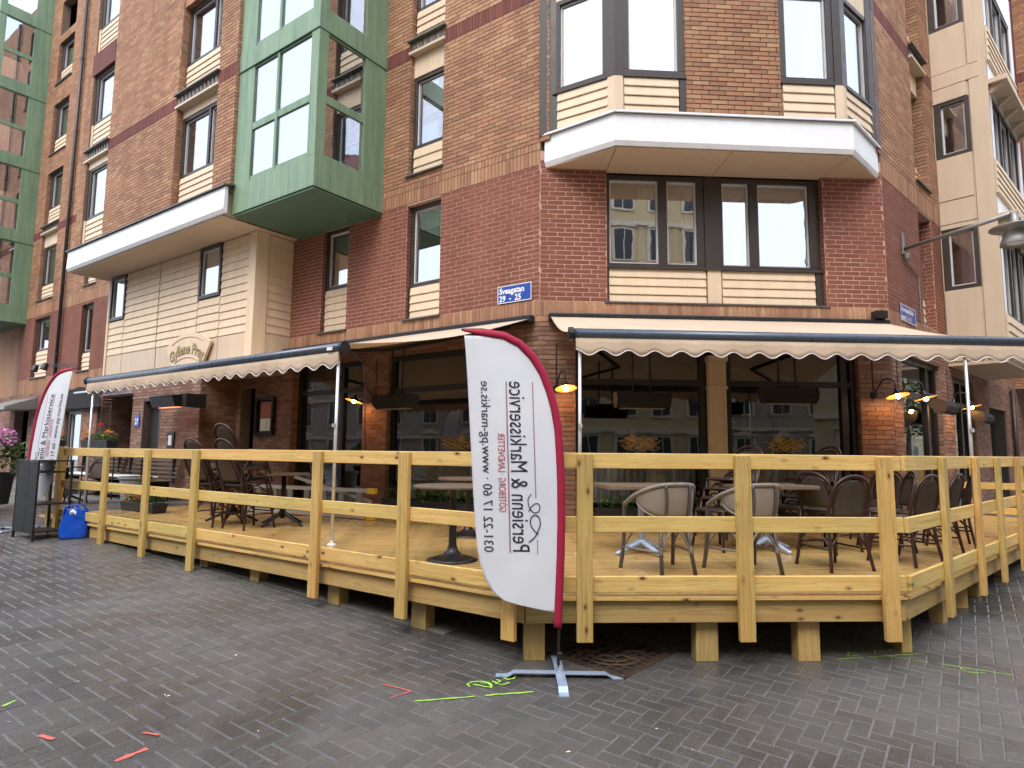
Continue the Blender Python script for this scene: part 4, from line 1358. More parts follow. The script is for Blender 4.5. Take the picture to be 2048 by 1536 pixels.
# stilts
def stilt(x, y, w=.17, ang=0, t=.12):
    z0 = gz(x, y) - .004
    d = Vector((math.cos(ang), math.sin(ang), 0))
    board("stilt", (x, y, z0), (x, y, DECK - .205), w, t, m_pine_green, dk, wdir=d)
th = math.pi / 2 - aF
for s in (sFl + .06, 1.42 - .45, 1.62): pass
stilt(*(cornL + (-nF) * .16 + dF * .10).xy, w=.16, ang=th)
for s in (.86, 1.67):
    p = FF.at(s, OF - .14, 0); stilt(p.x, p.y, .175, th)
p = cornR + dR * .34 - nR * .14; stilt(p.x, p.y, .09, th)
for s in (-4.0, -2.6, -1.2, .6, 2.4):
    p = FR.at(s, OR_ - .16, 0); stilt(p.x, p.y, .13, math.pi / 2 - aR)
for s in (-1.32, -.18, 1.15, 2.2, 3.4, 4.6, 5.8):
    p = FL.at(s, OL - .18, 0); stilt(p.x, p.y, .17, math.pi / 2 - aL)
for o_ in (3.2, 1.9):
    for s in (.4, 2.2, 4.0):
        p = FF.at(s, o_, 0); stilt(p.x, p.y, .14, th)

# ---- railings
def railing(label, fr, o, s0, s1, posts, cuts, ztop=1.61, zlow=.22):
    t = thing("deck_railing", label, "railing", fr.at((s0 + s1) / 2, o, DECK), group="pine railings round the deck")
    ss = [s0] + list(cuts) + [s1]
    for za in (1.502, 1.022, .578):
        for a, b in zip(ss[:-1], ss[1:]):
            j = random.uniform(-.003, .003)
            board("rail", fr.at(a + .002, o + .045, za + .058 + j), fr.at(b - .002, o + .045, za + .058 - j), .118, .034, m_pine, t)
    for s in posts:
        dz = random.uniform(-.012, .012); ln = random.uniform(-.008, .008)
        po = board("post", fr.at(s + ln, o + .086, zlow + dz), fr.at(s, o + .086, ztop), .12, .045, m_pine_post, t, wdir=fr.d)
        sc = MB()
        for z in (1.53, 1.58, 1.05, 1.11, .60, .66):
            for ds in (-.03, .03):
                sc.lathe(fr.at(s + ds, o + .1088, z + random.uniform(-.008, .008)), [(.0048, 0), (.004, .0012)], 6, axis=fr.n, caps=True)
        q = sc.build("screw_heads", m_galv, po); q["kind"] = "stuff"
    return t
railing("pine railing along the front edge of the deck facing the camera", FF, OF, sFl + .02, sFr - .02, [sFl + .04 + .42, 1.105, 2.24], (1.10,))
railing("long pine railing running back along the left edge of the deck", FL, OL, sLl - .02, 6.15, [4.5, 3.31, 2.13, -.13, -1.31, sLl - .06 + .13], (-1.3, 2.1))
railing("pine railing running back along the right edge of the deck", FR, OR_, sRr - .05, 3.35, [-4.57, -3.36, -2.35, -1.25, -.1, 1.1, 2.3], (-2.4,), zlow=.25)
e = thing("deck_railing", "short pine end railing closing the right end of the deck", "railing", FR.at(3.3, .8, DECK), group="pine railings round the deck")
for za in (1.502, 1.022, .578):
    board("rail", FR.at(3.33, .1, za + .058), FR.at(3.33, OR_ + .02, za + .058), .118, .034, m_pine, e)
for o_ in (.3, .98):
    board("post", FR.at(3.38, o_, .3), FR.at(3.38, o_, 1.61), .12, .045, m_pine_post, e, wdir=nR)
e = thing("deck_railing", "pair of pine posts ending the left railing behind the metal shelf", "railing", FL.at(6.1, OL, .4), group="pine railings round the deck")
for s, o_, tl in ((6.05, OL + .10, 0), (6.22, OL - .02, .05), (6.24, OL + .2, -.08)):
    board("post", FL.at(s, o_ + tl, .32), FL.at(s, o_, 1.64), .12, .045, m_pine_post, e, wdir=dL)

# ------------------------------------------------------------------ feather flags
def feather_flag(label, base, scale, flip, tilt, yawv, mirrored):
    """base: foot on the ground; flip=-1: cloth to the left of the mast; local u right, v up"""
    bx, by = base; bz = gz(bx, by)
    X = Vector((math.cos(yawv), math.sin(yawv), 0)); N = Vector((X.y, -X.x, 0))   # N towards the viewer
    O = Vector((bx, by, bz))
    t = thing("feather_flag", label, "flag", O, group="feather flags beside the deck")
    def P(u, v, o=0.0):
        return O + X * (u * scale * -flip + tilt * v * scale) + UP * (v * scale) + N * o
    edge = [(.004, .10), (.010, .355), (.020, .60), (.031, .87), (.036, 1.15), (.033, 1.44), (.024, 1.64), (.011, 1.83), (-.018, 2.0), (-.056, 2.135), (-.112, 2.28), (-.192, 2.41), (-.30, 2.52), (-.431, 2.585), (-.60, 2.61), (-.759, 2.605)]
    free = [(.004, .455), (-.20, .495), (-.409, .535), (-.50, .60), (-.555, .69), (-.60, .80), (-.625, .92), (-.645, 1.1), (-.669, 1.43), (-.690, 1.75), (-.712, 2.1), (-.735, 2.4), (-.752, 2.56)]
    def lerp(tab, v):
        for (u0, v0), (u1, v1) in zip(tab[:-1], tab[1:]):
            if v0 <= v <= v1 or v1 <= v <= v0:
                return u0 + (u1 - u0) * (v - v0) / (v1 - v0 + 1e-9)
        return tab[-1][0]
    vr = [(u, v) for u, v in edge if v < 2.606]
    def wave(u, v):
        return .020 * math.sin(u * 4.5 + v * 1.9) * min(1, -min(u, 0) * 3) + .006 * math.sin(u * 11 - v * 3.1) * min(1, -min(u, 0) * 3) * max(0, 1 - max(0, v - .75) * 3)
    sl = .060
    def cloth(a, b):
        v = .457 + (2.555 - .457) * b
        ue, uf = lerp(vr, v), lerp(free, v)
        ui = max(uf, ue - .012 - .05 * max(0, v - 2.0))
        u = ui + (uf - ui) * a
        return P(u, v, wave(u, v) + .0)
    MB().grid(cloth, 24, 70).build("flag_cloth", m_flag, t, smooth=True, solid=.0015)
    def sleeve(a, b):
        k = b * (len(edge) - 2); i = min(int(k), len(edge) - 3); f = k - i
        def eat(q):
            q = max(1.0, min(len(edge) - 1.0, q)); j = min(int(q), len(edge) - 2); g = q - j
            return Vector((edge[j][0] + (edge[j + 1][0] - edge[j][0]) * g, edge[j][1] + (edge[j + 1][1] - edge[j][1]) * g))
        e0 = eat(k + 1); tg = (eat(k + 1.6) - eat(k + .4)).normalized()
        nn = Vector((-tg.y, tg.x))
        wd_ = sl * (1.0 if b < .93 else max(.35, 1 - (b - .93) * 9))
        q = e0 + nn * (wd_ * a) - nn * .004
        return P(q.x, q.y, .005 + .016 * math.sin(math.pi * a) + wave(q.x, q.y) * a)
    MB().grid(sleeve, 4, 90).build("mast_sleeve", m_redcloth, t, smooth=True, solid=.002)
    MB().tube([P(u - .015, v) for u, v in [(.017, .05)] + [e for e in edge if e[1] > .09]], [.011] * 3 + [.009] * (len(edge) - 2), 8).build("mast", m_black, t, smooth=True)
    MB().lathe(P(.002, .0), [(.014, .0), (.014, .085)], 10, caps=True).build("spigot", m_pole, t)
    MB().lathe(P(.002, .12), [(.014, 0), (.019, .01), (.019, .05), (.013, .06)], 10).build("mast_joint", m_black, t)
    # printed lettering: text axis runs up the flag
    sg = 1 if mirrored else -1
    def ink(txt, size, u0, v0, v1, mat, off=0.0, name="lettering", lean=-.045):
        vs, fs = text_geo(txt, size, 1.0, off)
        wd = max(x for x, y in vs)
        out = []
        for x, y in vs:
            v = v0 + (v1 - v0) * x / wd
            u = u0 + y + lean * (v - v0) / (1.3)
            out.append(P(u, v, wave(u, v) + .0045))
        MB().add(out, fs).build(name, mat, t)
    def rule(u0, v0, v1, mat, w=.004, lean=-.045, v00=.93):
        fn = lambda a, b: P(u0 + w * (a - .5) + lean * (v0 + (v1 - v0) * b - v00) / 1.3, v0 + (v1 - v0) * b, wave(u0, v0 + (v1 - v0) * b) + .0045)
        MB().grid(fn, 1, 24).build("rule", mat, t)
    ink("Persienn & Markisservice", .185, -.355, .90, 2.20, m_ink, .0)
    ink("031-22 17 60 · www.pg-markis.se", .102, -.572, .90, 2.20, m_ink, .0)
    ink("GÖTEBORG · LANDVETTER", .078, -.462, 1.20, 1.80, m_inkred, .0)
    rule(-.380, .90, 2.20, m_inkred); rule(-.374, .90, 2.20, m_ink, .003)
    rule(-.170, .89, 1.0, m_ink); rule(-.170, 1.31, 2.20, m_inkred); rule(-.175, 1.31, 2.2, m_ink, .002)
    # swirl emblem
    def sw(pts, r):
        m = []
        for i in range(len(pts) - 1):
            for k in range(6):
                f = k / 6
                p0, p1 = pts[max(0, i - 1)], pts[i]; p2 = pts[i + 1]; p3 = pts[min(len(pts) - 1, i + 2)]
                cr = lambda a, b, c, d: .5 * ((2 * b) + (-a + c) * f + (2 * a - 5 * b + 4 * c - d) * f * f + (-a + 3 * b - 3 * c + d) * f ** 3)
                m.append((cr(p0[0], p1[0], p2[0], p3[0]), cr(p0[1], p1[1], p2[1], p3[1])))
        m.append(pts[-1])
        MB().tube([P(u, v, wave(u, v) + .003) for u, v in m], r, 5).build("emblem_stroke", m_ink, t)
    sw([(-.235, .98), (-.19, 1.02), (-.165, 1.07), (-.15, 1.12), (-.165, 1.17), (-.20, 1.18), (-.225, 1.15), (-.22, 1.10), (-.19, 1.06), (-.165, 1.04)], .0042)
    sw([(-.24, 1.21), (-.215, 1.25), (-.18, 1.27), (-.155, 1.25), (-.165, 1.21), (-.20, 1.20), (-.235, 1.24), (-.245, 1.30), (-.22, 1.34)], .0035)
    for (u, v) in ((-.225, 1.37), (-.205, 1.40), (-.24, 1.41), (-.225, 1.44)):
        MB().lathe(P(u, v, .004), [(.0075, 0), (.006, .001)], 8, axis=N, caps=True).build("emblem_dot", m_ink, t)
    # cross foot
    for i, (ax, ln) in enumerate(((X, .46), (-X, .46), (N, .33), (-N, .38))):
        s_ = Vector((-ax.y, ax.x, 0)) * .033
        def gp(d, h): 
            q = O + ax * d; return Vector((q.x, q.y, gz(q.x, q.y) + h))
        mb = MB()
        for (d0, h0, d1, h1) in ((.0, .032, ln * .72, .032), (ln * .72, .032, ln * .82, .006), (ln * .82, .006, ln, .006)):
            a_, b_ = gp(d0, h0 + i % 2 * .004), gp(d1, h1 + i % 2 * .004)
            mb.hexa([a_ - s_, a_ + s_, b_ + s_, b_ - s_, a_ - s_ - UP * .006, a_ + s_ - UP * .006, b_ + s_ - UP * .006, b_ - s_ - UP * .006])
        mb.build("foot_arm", m_silver, t)
    return t
feather_flag("white feather flag with red sleeve and mirrored dark lettering in front of the deck corner", (.362, 4.76), .966, -1, .0, 0.02, True)
feather_flag("smaller looking white feather flag with red sleeve behind the black metal shelf", (-7.40, 9.75), .93, 1, .11, math.radians(-22), False)

# ------------------------------------------------------------------ spray marks, grate, slab strip, litter on the paving
def gp(x, y, h=.004):
    return Vector((x, y, gz(x, y) + h))
def spray(label, strokes, mat, w=.012):
    c = strokes[0][0]
    t = thing("spray_mark", label, "paint mark", gp(*c))
    for st in strokes:
        mb = MB()
        L_, R2 = [], []
        n = len(st)
        for i, (x, y) in enumerate(st):
            a, b = st[max(0, i - 1)], st[min(n - 1, i + 1)]
            d = Vector((b[0] - a[0], b[1] - a[1], 0)).normalized(); s = Vector((-d.y, d.x, 0))
            ww = w * random.uniform(.6, 1.25) / 2
            L_.append(gp(x, y) + s * ww); R2.append(gp(x, y) - s * ww)
        k = len(mb.v)
        mb.add(L_ + R2, [(i, i + 1, n + i + 1, n + i) for i in range(n - 1) if n < 12 or random.random() > .10])
        mb.build("stroke", mat, t)
def ln(a, b, n=14, j=.004):
    return [(a[0] + (b[0] - a[0]) * i / n + random.uniform(-j, j), a[1] + (b[1] - a[1]) * i / n + random.uniform(-j, j)) for i in range(n + 1)]
spray("lime green sprayed word with a long underline left of the flag foot", [
    ln((-.615, 4.32), (.166, 4.50), 24),
    [(-.27, 4.56), (-.29, 4.60), (-.26, 4.64), (-.20, 4.65), (-.14, 4.63), (-.12, 4.60)], ln((-.25, 4.60), (-.12, 4.55), 6), [(-.13, 4.55), (-.12, 4.58), (-.15, 4.62), (-.2, 4.62)],
    [(-.12, 4.66), (-.09, 4.63), (-.06, 4.66), (-.09, 4.69)], [(-.10, 4.62), (-.04, 4.60), (0, 4.64)], [(-.04, 4.72), (-.01, 4.69), (.03, 4.71), (.05, 4.76)]], m_lime, .017)
spray("thin lime green sprayed line running right of the deck stilts", [ln((2.58, 5.20), (3.35, 5.36), 14), ln((3.0, 5.30), (3.75, 4.95), 16),
    [(3.46, 5.02), (3.44, 5.05), (3.47, 5.08), (3.52, 5.06)], ln((3.46, 4.99), (3.58, 4.97), 4), [(2.7, 5.28), (2.75, 5.36), (2.8, 5.3), (2.72, 5.27)], [(2.95, 5.34), (3.0, 5.42), (3.05, 5.36)], [(3.1, 5.4), (3.16, 5.46), (3.2, 5.4)]], m_lime, .010)
spray("thin red sprayed arrow left of the green word", [ln((-.871, 4.574), (-.66, 4.47), 8), ln((-.66, 4.47), (-.78, 4.36), 5)], m_orangespray, .012)
spray("broad red sprayed dash at the lower left of the paving", [ln((-2.07, 3.55), (-1.98, 3.68), 5, .002)], m_orangespray, .035)
spray("small red sprayed dash beside the broad one", [ln((-2.10, 3.85), (-2.0, 3.83), 3, .002)], m_orangespray, .025)
spray("short red sprayed dash nearest the lower left corner", [ln((-2.66, 3.80), (-2.55, 3.76), 3, .002)], m_orangespray, .025)
spray("tiny lime green dash at the left edge of the paving", [ln((-3.14, 4.14), (-3.12, 4.22), 3, .002)], m_lime, .02)

gr = thing("drain_grate", "rusty ornamental cast iron grate under the front edge of the deck", "grate", gp(.78, 5.24))
M0 = Vector((.80, 5.24, 0)); g1, g2 = Vector((.73, -.68, 0)), Vector((.68, .73, 0)); hw = .36
def gq(a, b, h=.006):
    q = M0 + g1 * a + g2 * b
    return gp(q.x, q.y, h)
mb = MB()
for (a0, a1, b0, b1) in ((-hw, hw, -hw, -hw + .03), (-hw, hw, hw - .03, hw), (-hw, -hw + .03, -hw, hw), (hw - .03, hw, -hw, hw)):
    mb.add([gq(a0, b0, .008), gq(a1, b0, .008), gq(a1, b1, .008), gq(a0, b1, .008), gq(a0, b0, -.01), gq(a1, b0, -.01), gq(a1, b1, -.01), gq(a0, b1, -.01)], [(0, 1, 2, 3), (0, 1, 5, 4), (1, 2, 6, 5), (2, 3, 7, 6), (3, 0, 4, 7)])
mb.build("grate_frame", m_iron, gr)
mb = MB()
mb.add([gq(-hw, -hw, .002), gq(hw, -hw, .002), gq(hw, hw, .002), gq(-hw, hw, .002)], [(0, 1, 2, 3)])
mb.build("grate_pit", m_blackm, gr)
for i in range(9):
    a = -hw + .05 + i * .0775
    MB().tube([gq(a, -hw + .02, .005), gq(a, hw - .02, .005)], .008, 5).build("grate_bar", m_iron, gr)
    MB().tube([gq(-hw + .02, a, .004), gq(hw - .02, a, .004)], .006, 5).build("grate_bar", m_iron, gr)
for r_ in (.10, .20, .27):
    MB().tube([gq(r_ * math.cos(i * math.pi / 16), r_ * math.sin(i * math.pi / 16), .010) for i in range(32)], .010, 5, closed=True).build("grate_ring", m_iron, gr)
for i in range(8):
    c_, s_ = math.cos(i * math.pi / 4), math.sin(i * math.pi / 4)
    MB().tube([gq(.10 * c_, .10 * s_, .012), gq(.27 * c_, .27 * s_, .012)], .012, 5).build("grate_spoke", m_iron, gr)
random.seed(31)
for i in range(18):
    x, y = random.uniform(-3.6, 3.4), random.uniform(3.4, 6.2)
    if y > 4.9 and abs(x - 1.5) < 2.0: continue
    a = random.uniform(0, 3.1); l_ = random.uniform(.005, .017); w_ = l_ * random.uniform(.25, .6)
    c_ = gp(x, y, .005); u_ = Vector((math.cos(a), math.sin(a), 0)); v_ = Vector((-u_.y, u_.x, 0))
    MBo = MB().add([c_ - u_ * l_, c_ - v_ * w_, c_ + u_ * l_, c_ + v_ * w_ + UP * .003], [(0, 1, 2, 3)])
    q = MBo.build("fallen_petal", m_paper)
    tag(q, "tiny pale petal or scrap lying on the wet paving", "litter", "scraps lying on the paving")

# tufts of grass along the left edge of the deck
gs = MB()
for i in range(900):
    s = random.choice([random.uniform(.7, 1.6), random.uniform(2.2, 4.3)]); o_ = OL + random.uniform(-.35, .10)
    p = FL.at(s, o_, 0); z = gz(p.x, p.y) - .004
    h = random.uniform(.012, .05); a = random.uniform(0, 6.28)
    d = Vector((math.cos(a), math.sin(a), 0))
    gs.add([(p.x - d.y * .003, p.y + d.x * .003, z), (p.x + d.y * .003, p.y - d.x * .003, z), (p.x + d.x * h * .5, p.y + d.y * h * .5, z + h)], [(0, 1, 2)])
q = gs.build("grass", m_leaf); tag(q, "short weeds growing in the joints under the left edge of the deck", "grass", None, "stuff")
# pale kerb strip below the deck edge
MB().extr([FL.at(sLl + .35, OL - .32, 0) + UP * 0, FL.at(sLl + .35, OL - .12, 0), FL.at(6.5, OL - .12, 0), FL.at(6.5, OL - .32, 0)], UP * .0).v
kb = MB()
for i in range(20):
    s0 = sLl + .9 + i * .42; s1 = s0 + .41
    c = [FL.at(s0, OL - .34, 0), FL.at(s1, OL - .34, 0), FL.at(s1, OL - .14, 0), FL.at(s0, OL - .14, 0)]
    top = [Vector((p.x, p.y, gz(p.x, p.y) + .010)) for p in c]; bot = [Vector((p.x, p.y, gz(p.x, p.y) - .03)) for p in c]
    MB().hexa(top + bot).build("kerb_slab", m_slab, ground)
for i in range(0):
    s0 = sFl + .25 + i * .42; s1 = s0 + .41
    c = [FF.at(s0, OF - .55, 0), FF.at(s1, OF - .55, 0), FF.at(s1, OF - .16, 0), FF.at(s0, OF - .16, 0)]
    if i in (1, 2): continue
    top = [Vector((p.x, p.y, gz(p.x, p.y) + .007)) for p in c]; bot = [Vector((p.x, p.y, gz(p.x, p.y) - .03)) for p in c]
    MB().hexa(top + bot).build("kerb_slab", m_slab, ground)

# ------------------------------------------------------------------ chairs
def cat(pts, n=5):
    out = []
    P_ = [Vector(p) for p in pts]
    for i in range(len(P_) - 1):
        p0, p1, p2, p3 = P_[max(0, i - 1)], P_[i], P_[i + 1], P_[min(len(P_) - 1, i + 2)]
        for k in range(n):
            f = k / n
            out.append(.5 * ((2 * p1) + (-p0 + p2) * f + (2 * p0 - 5 * p1 + 4 * p2 - p3) * f * f + (-p0 + 3 * p1 - 3 * p2 + p3) * f ** 3))
    out.append(P_[-1])
    return out
def mirror(pts):
    return [(-x, y, z) for x, y, z in reversed(pts)]
def brown_chair():
    t = thing("bistro_chair", "brown bistro chair", "chair")
    h = [(.235, -.255, 0), (.205, -.215, .25), (.20, -.20, .45), (.215, -.245, .64), (.185, -.29, .79), (.10, -.315, .865)]
    part(t, MB().tube(cat(h + [(0, -.322, .885)] + mirror(h)), .016, 7).build("back_frame", m_tubebrown, t, True, True))
    h2 = [(.165, -.225, .50), (.175, -.25, .64), (.15, -.285, .765), (.08, -.305, .825)]
    pth = cat(h2 + [(0, -.31, .838)] + mirror(h2))
    part(t, MB().tube(pth, .011, 6).build("inner_frame", m_tubebrown, t, True, True))
    half = len(pth) // 2
    def pan(u, v):
        k = u * half; i = min(int(k), half - 1); f = k - i
        a = pth[i].lerp(pth[i + 1], f); b = Vector((-a.x, a.y, a.z))
        q = a.lerp(b, v); q.y -= .03 * math.sin(math.pi * v) * .5; return q
    part(t, MB().grid(pan, 14, 8).build("woven_back", m_rattan_brown, t, True, True, solid=.008))
    part(t, MB().prism([(.22 * math.copysign(abs(math.cos(a)) ** .55, math.cos(a)), .01 + .215 * math.copysign(abs(math.sin(a)) ** .55, math.sin(a))) for a in [i * math.pi / 12 for i in range(24)]], .435, .462).build("seat", m_rattan_brown, t, True))
    part(t, MB().tube([(.225 * math.copysign(abs(math.cos(a)) ** .55, math.cos(a)), .01 + .22 * math.copysign(abs(math.sin(a)) ** .55, math.sin(a)), .44) for a in [i * math.pi / 12 for i in range(24)]], .016, 6, closed=True).build("seat_ring", m_tubebrown, t, True, True))
    for s in (-1, 1):
        part(t, MB().tube([(s * .225, .235, 0), (s * .20, .20, .25), (s * .19, .185, .44)], .016, 7).build("leg", m_tubebrown, t, True, True))
        part(t, MB().tube(cat([(s * .215, -.22, .22), (s * .20, 0, .40), (s * .215, .21, .22)]), .009, 5).build("brace", m_tubebrown, t, True, True))
        part(t, MB().tube([(s * .207, -.217, .20), (s * .207, .207, .20)], .010, 6).build("stretcher", m_tubebrown, t, True, True))
    part(t, MB().tube(cat([(-.20, -.21, .22), (0, -.21, .40), (.20, -.21, .22)]), .009, 5).build("brace", m_tubebrown, t, True, True))
    part(t, MB().tube([(-.207, .21, .23), (.207, .21, .23)], .010, 6).build("stretcher", m_tubebrown, t, True, True))
    return t
def grey_chair():
    t = thing("tub_chair", "grey rattan tub chair", "chair")
    top = [(.285, .17, .60), (.30, .05, .655), (.285, -.10, .725), (.19, -.235, .785), (.09, -.28, .80)]
    T = cat(top + [(0, -.29, .802)] + mirror(top))
    part(t, MB().tube(T, .021, 8).build("top_rail", m_tubegrey, t, True, True))
    low = [(.27, -.02, .64), (.255, -.10, .57), (.19, -.20, .515), (.09, -.245, .495)]
    Lw = cat(low + [(0, -.252, .492)] + mirror(low))
    part(t, MB().tube(Lw, .012, 6).build("lower_rail", m_tubegrey, t, True, True))
    def samp(pth, u):
        k = u * (len(pth) - 1); i = min(int(k), len(pth) - 2); return pth[i].lerp(pth[i + 1], k - i)
    def pan(u, v):
        a = samp(T, .19 + .62 * u); b = samp(Lw, u); q = a.lerp(b, v); d = Vector((q.x, q.y, 0)); 
        return q + d.normalized() * .012 * math.sin(math.pi * v)
    part(t, MB().grid(pan, 24, 6).build("woven_back", m_rattan_grey, t, True, True, solid=.008))
    for s in (-1, 1):
        part(t, MB().tube(cat([(s * .125, -.285, .79), (s * .12, -.285, .65), (s * .118, -.252, .49), (s * .13, -.215, .43)]), .014, 6).build("back_slat", m_tubedk, t, True, True))
        part(t, MB().tube(cat([(s * .29, .25, 0), (s * .275, .215, .22), (s * .275, .20, .45), (s * .285, .17, .60)]), .019, 8).build("leg", m_tubedk, t, True, True))
        part(t, MB().tube([(s * .175, -.275, 0), (s * .155, -.235, .22), (s * .14, -.215, .44)], .018, 8).build("leg", m_tubedk, t, True, True))
        part(t, MB().tube([(s * .278, .21, .20), (s * .16, -.235, .20)], .011, 6).build("stretcher", m_tubegrey, t, True, True))
        part(t, MB().tube(cat([(s * .275, .20, .22), (s * .23, 0, .40), (s * .155, -.22, .22)]), .010, 5).build("brace", m_tubegrey, t, True, True))
        part(t, MB().lathe((s * .157, -.238, .19), [(.022, 0), (.024, .03), (.022, .06)], 8).build("binding", m_tubegrey, t, True, True))
    part(t, MB().tube(cat([(-.155, -.235, .22), (0, -.225, .41), (.155, -.235, .22)]), .010, 5).build("brace", m_tubegrey, t, True, True))
    part(t, MB().prism([(.235 * math.copysign(abs(math.cos(a)) ** .6, math.cos(a)), .01 + .215 * math.copysign(abs(math.sin(a)) ** .6, math.sin(a))) for a in [i * math.pi / 12 for i in range(24)]], .43, .458).build("seat", m_rattan_grey, t, True))
    part(t, MB().tube([(.24 * math.copysign(abs(math.cos(a)) ** .6, math.cos(a)), .01 + .22 * math.copysign(abs(math.sin(a)) ** .6, math.sin(a)), .43) for a in [i * math.pi / 12 for i in range(24)]], .015, 6, closed=True).build("seat_ring", m_tubegrey, t, True, True))
    return t
def chM(x, y, rz, z=DECK, tilt=0.0, sc=1.0):
    return Matrix.Translation((x, y, z)) @ Matrix.Rotation(rz, 4, 'Z') @ Matrix.Rotation(tilt, 4, 'X') @ Matrix.Scale(sc, 4)
def place(root, first, M, label, group):
    if not first[0]:
        first[0] = True
        root.matrix_basis = M; W[root.name] = M.copy(); root["label"] = label; root["group"] = group
        return root
    return copy_tree(root, M, label, group)
bc, gcx = brown_chair(), grey_chair()
bf, gf = [False], [False]
for x, y, a, l in ((1.40, 6.04, 20, "grey rattan tub chair just right of the first front post"), (2.20, 6.08, 18, "grey rattan tub chair behind the middle front post of the railing")):
    place(gcx, gf, chM(x, y, R_(a)), l, "grey rattan tub chairs at the front of the deck")
GB = "brown bistro chairs on the right of the deck"
for x, y, a, l in ((3.12, 6.30, 14, "brown bistro chair with woven back facing away, left of the right front post"),
                   (4.00, 6.62, 28, "dark bistro chair just right of the right front post"),
                   (4.55, 7.05, 40, "dark bistro chair tipped towards the right railing"),
                   (5.35, 7.95, 62, "dark bistro chair farthest right on the deck beside the awning pole"),
                   (3.62, 7.35, -60, "dark bistro chair seen side on behind the brown woven one"),
                   (4.7, 8.3, 120, "dark bistro chair close to the brick pillar"), (4.35, 7.55, 75, "dark bistro chair in the thick of the right hand group")):
    place(bc, bf, chM(x, y, R_(a), tilt=R_(0)), l, GB)
def stack(x, y, rz, n, step, names, group, back=.05, tilt=6):
    for k in range(n):
        M = chM(x + math.sin(rz) * back * k, y - math.cos(rz) * back * k, rz, DECK + step * k, R_(tilt if k else 0) * min(k, 1))
        place(bc, bf, M, names[k], group)
stack(2.42, 7.45, R_(122), 4, .11, ["lowest chair of the stack behind the grey chairs", "second lowest chair of the stack behind the grey chairs", "third chair up in the stack behind the grey chairs", "topmost chair of the stack behind the grey chairs"], "chair stack in the middle of the deck")
stack(3.55, 7.95, R_(112), 4, .11, ["lowest chair of the stack by the right shop window", "second lowest chair of the stack by the right shop window", "third chair up in the stack by the right shop window", "topmost chair of the stack by the right shop window"], "chair stack by the right shop window")
stack(-4.20, 9.30, R_(-30), 3, .20, ["lowest chair of the left hand stack near the grey door", "middle chair of the left hand stack near the grey door", "topmost chair of the left hand stack near the grey door"], "chair stacks at the left end of the deck", .02, 10)
stack(-3.62, 8.98, R_(-32), 4, .20, ["lowest chair of the taller stack beside the cross legged table", "second chair of the taller stack beside the cross legged table", "third chair of the taller stack beside the cross legged table", "topmost chair of the taller stack beside the cross legged table"], "chair stacks at the left end of the deck", .02, 10)
place(bc, bf, chM(FL.at(9.2, 2.6, 0).x, FL.at(9.2, 2.6, 0).y, R_(160), .50), "lone dark chair in front of the slatted bench beyond the deck", "chairs beyond the deck")

# ------------------------------------------------------------------ tables
def table(label, x, y, kind, rz=0.0, z=DECK, group="tables on the deck"):
    t = thing("bistro_table", label, "table", (x, y, z), rz, group)
    if kind == "round":
        MB().lathe((0, 0, .715), [(0, 0), (.39, 0), (.40, .008), (.40, .022), (.385, .03), (0, .03)], 32).build("tabletop", m_tablewood, t, True)
        MB().lathe((0, 0, 0), [(.0, .001), (.25, .001), (.255, .012), (.20, .03), (.10, .055), (.055, .10), (.04, .16), (.036, .60), (.05, .70), (.12, .714)], 24).build("pedestal", m_black, t, True, True)
    elif kind == "cross":
        MB().cube(-.36, .36, -.36, .36, .715, .745).build("tabletop", m_benchwood, t, True, bevel=.006)
        MB().tube([(0, 0, .10), (0, 0, .714)], .035, 10).build("column", m_black, t, True, True)
        for k in range(4):
            a = math.pi / 4 + k * math.pi / 2
            MB().tube([(0, 0, .22), (.06 * math.cos(a), .06 * math.sin(a), .16), (.38 * math.cos(a), .38 * math.sin(a), .012)], [.03, .026, .016], 8).build("leg", m_black, t, True, True)
    else:
        MB().cube(-.45, .45, -.36, .36, .70, .742).build("tabletop", m_tablewood, t, True, bevel=.005)
        MB().tube([(0, 0, .05), (0, 0, .70)], .034, 10).build("column", m_silver, t, True, True)
        for k in range(4):
            a = k * math.pi / 2 + .35
            MB().tube(cat([(0, 0, .13), (.12 * math.cos(a), .12 * math.sin(a), .09), (.34 * math.cos(a), .34 * math.sin(a), .016)]), [.04, .038, .036, .034, .032, .03, .028, .026, .024, .022, .02][:11], 8).build("leg", m_silver, t, True, True)
    return t
table("square grey wooden table with silver cross foot behind the left tub chair", 1.42, 7.05, "square", R_(8))
table("grey wooden table between the two chair stacks", 2.9, 7.35, "square", R_(4))
table("round table with black trumpet foot just left of the flag", -.58, 6.50, "round")
table("round table with black trumpet foot further back towards the shop window", -.55, 8.35, "round")
table("dark table with sprawling black cross legs beside the chair stacks", -3.30, 9.35, "cross", R_(20))
table("dark cross legged table half hidden behind the chair stack", -4.2, 9.75, "cross", R_(50))
p = FL.at(9.8, 2.7, 0); table("small dark table in front of the slatted bench beyond the deck", p.x, p.y, "cross", R_(10), .50, "tables beyond the deck")

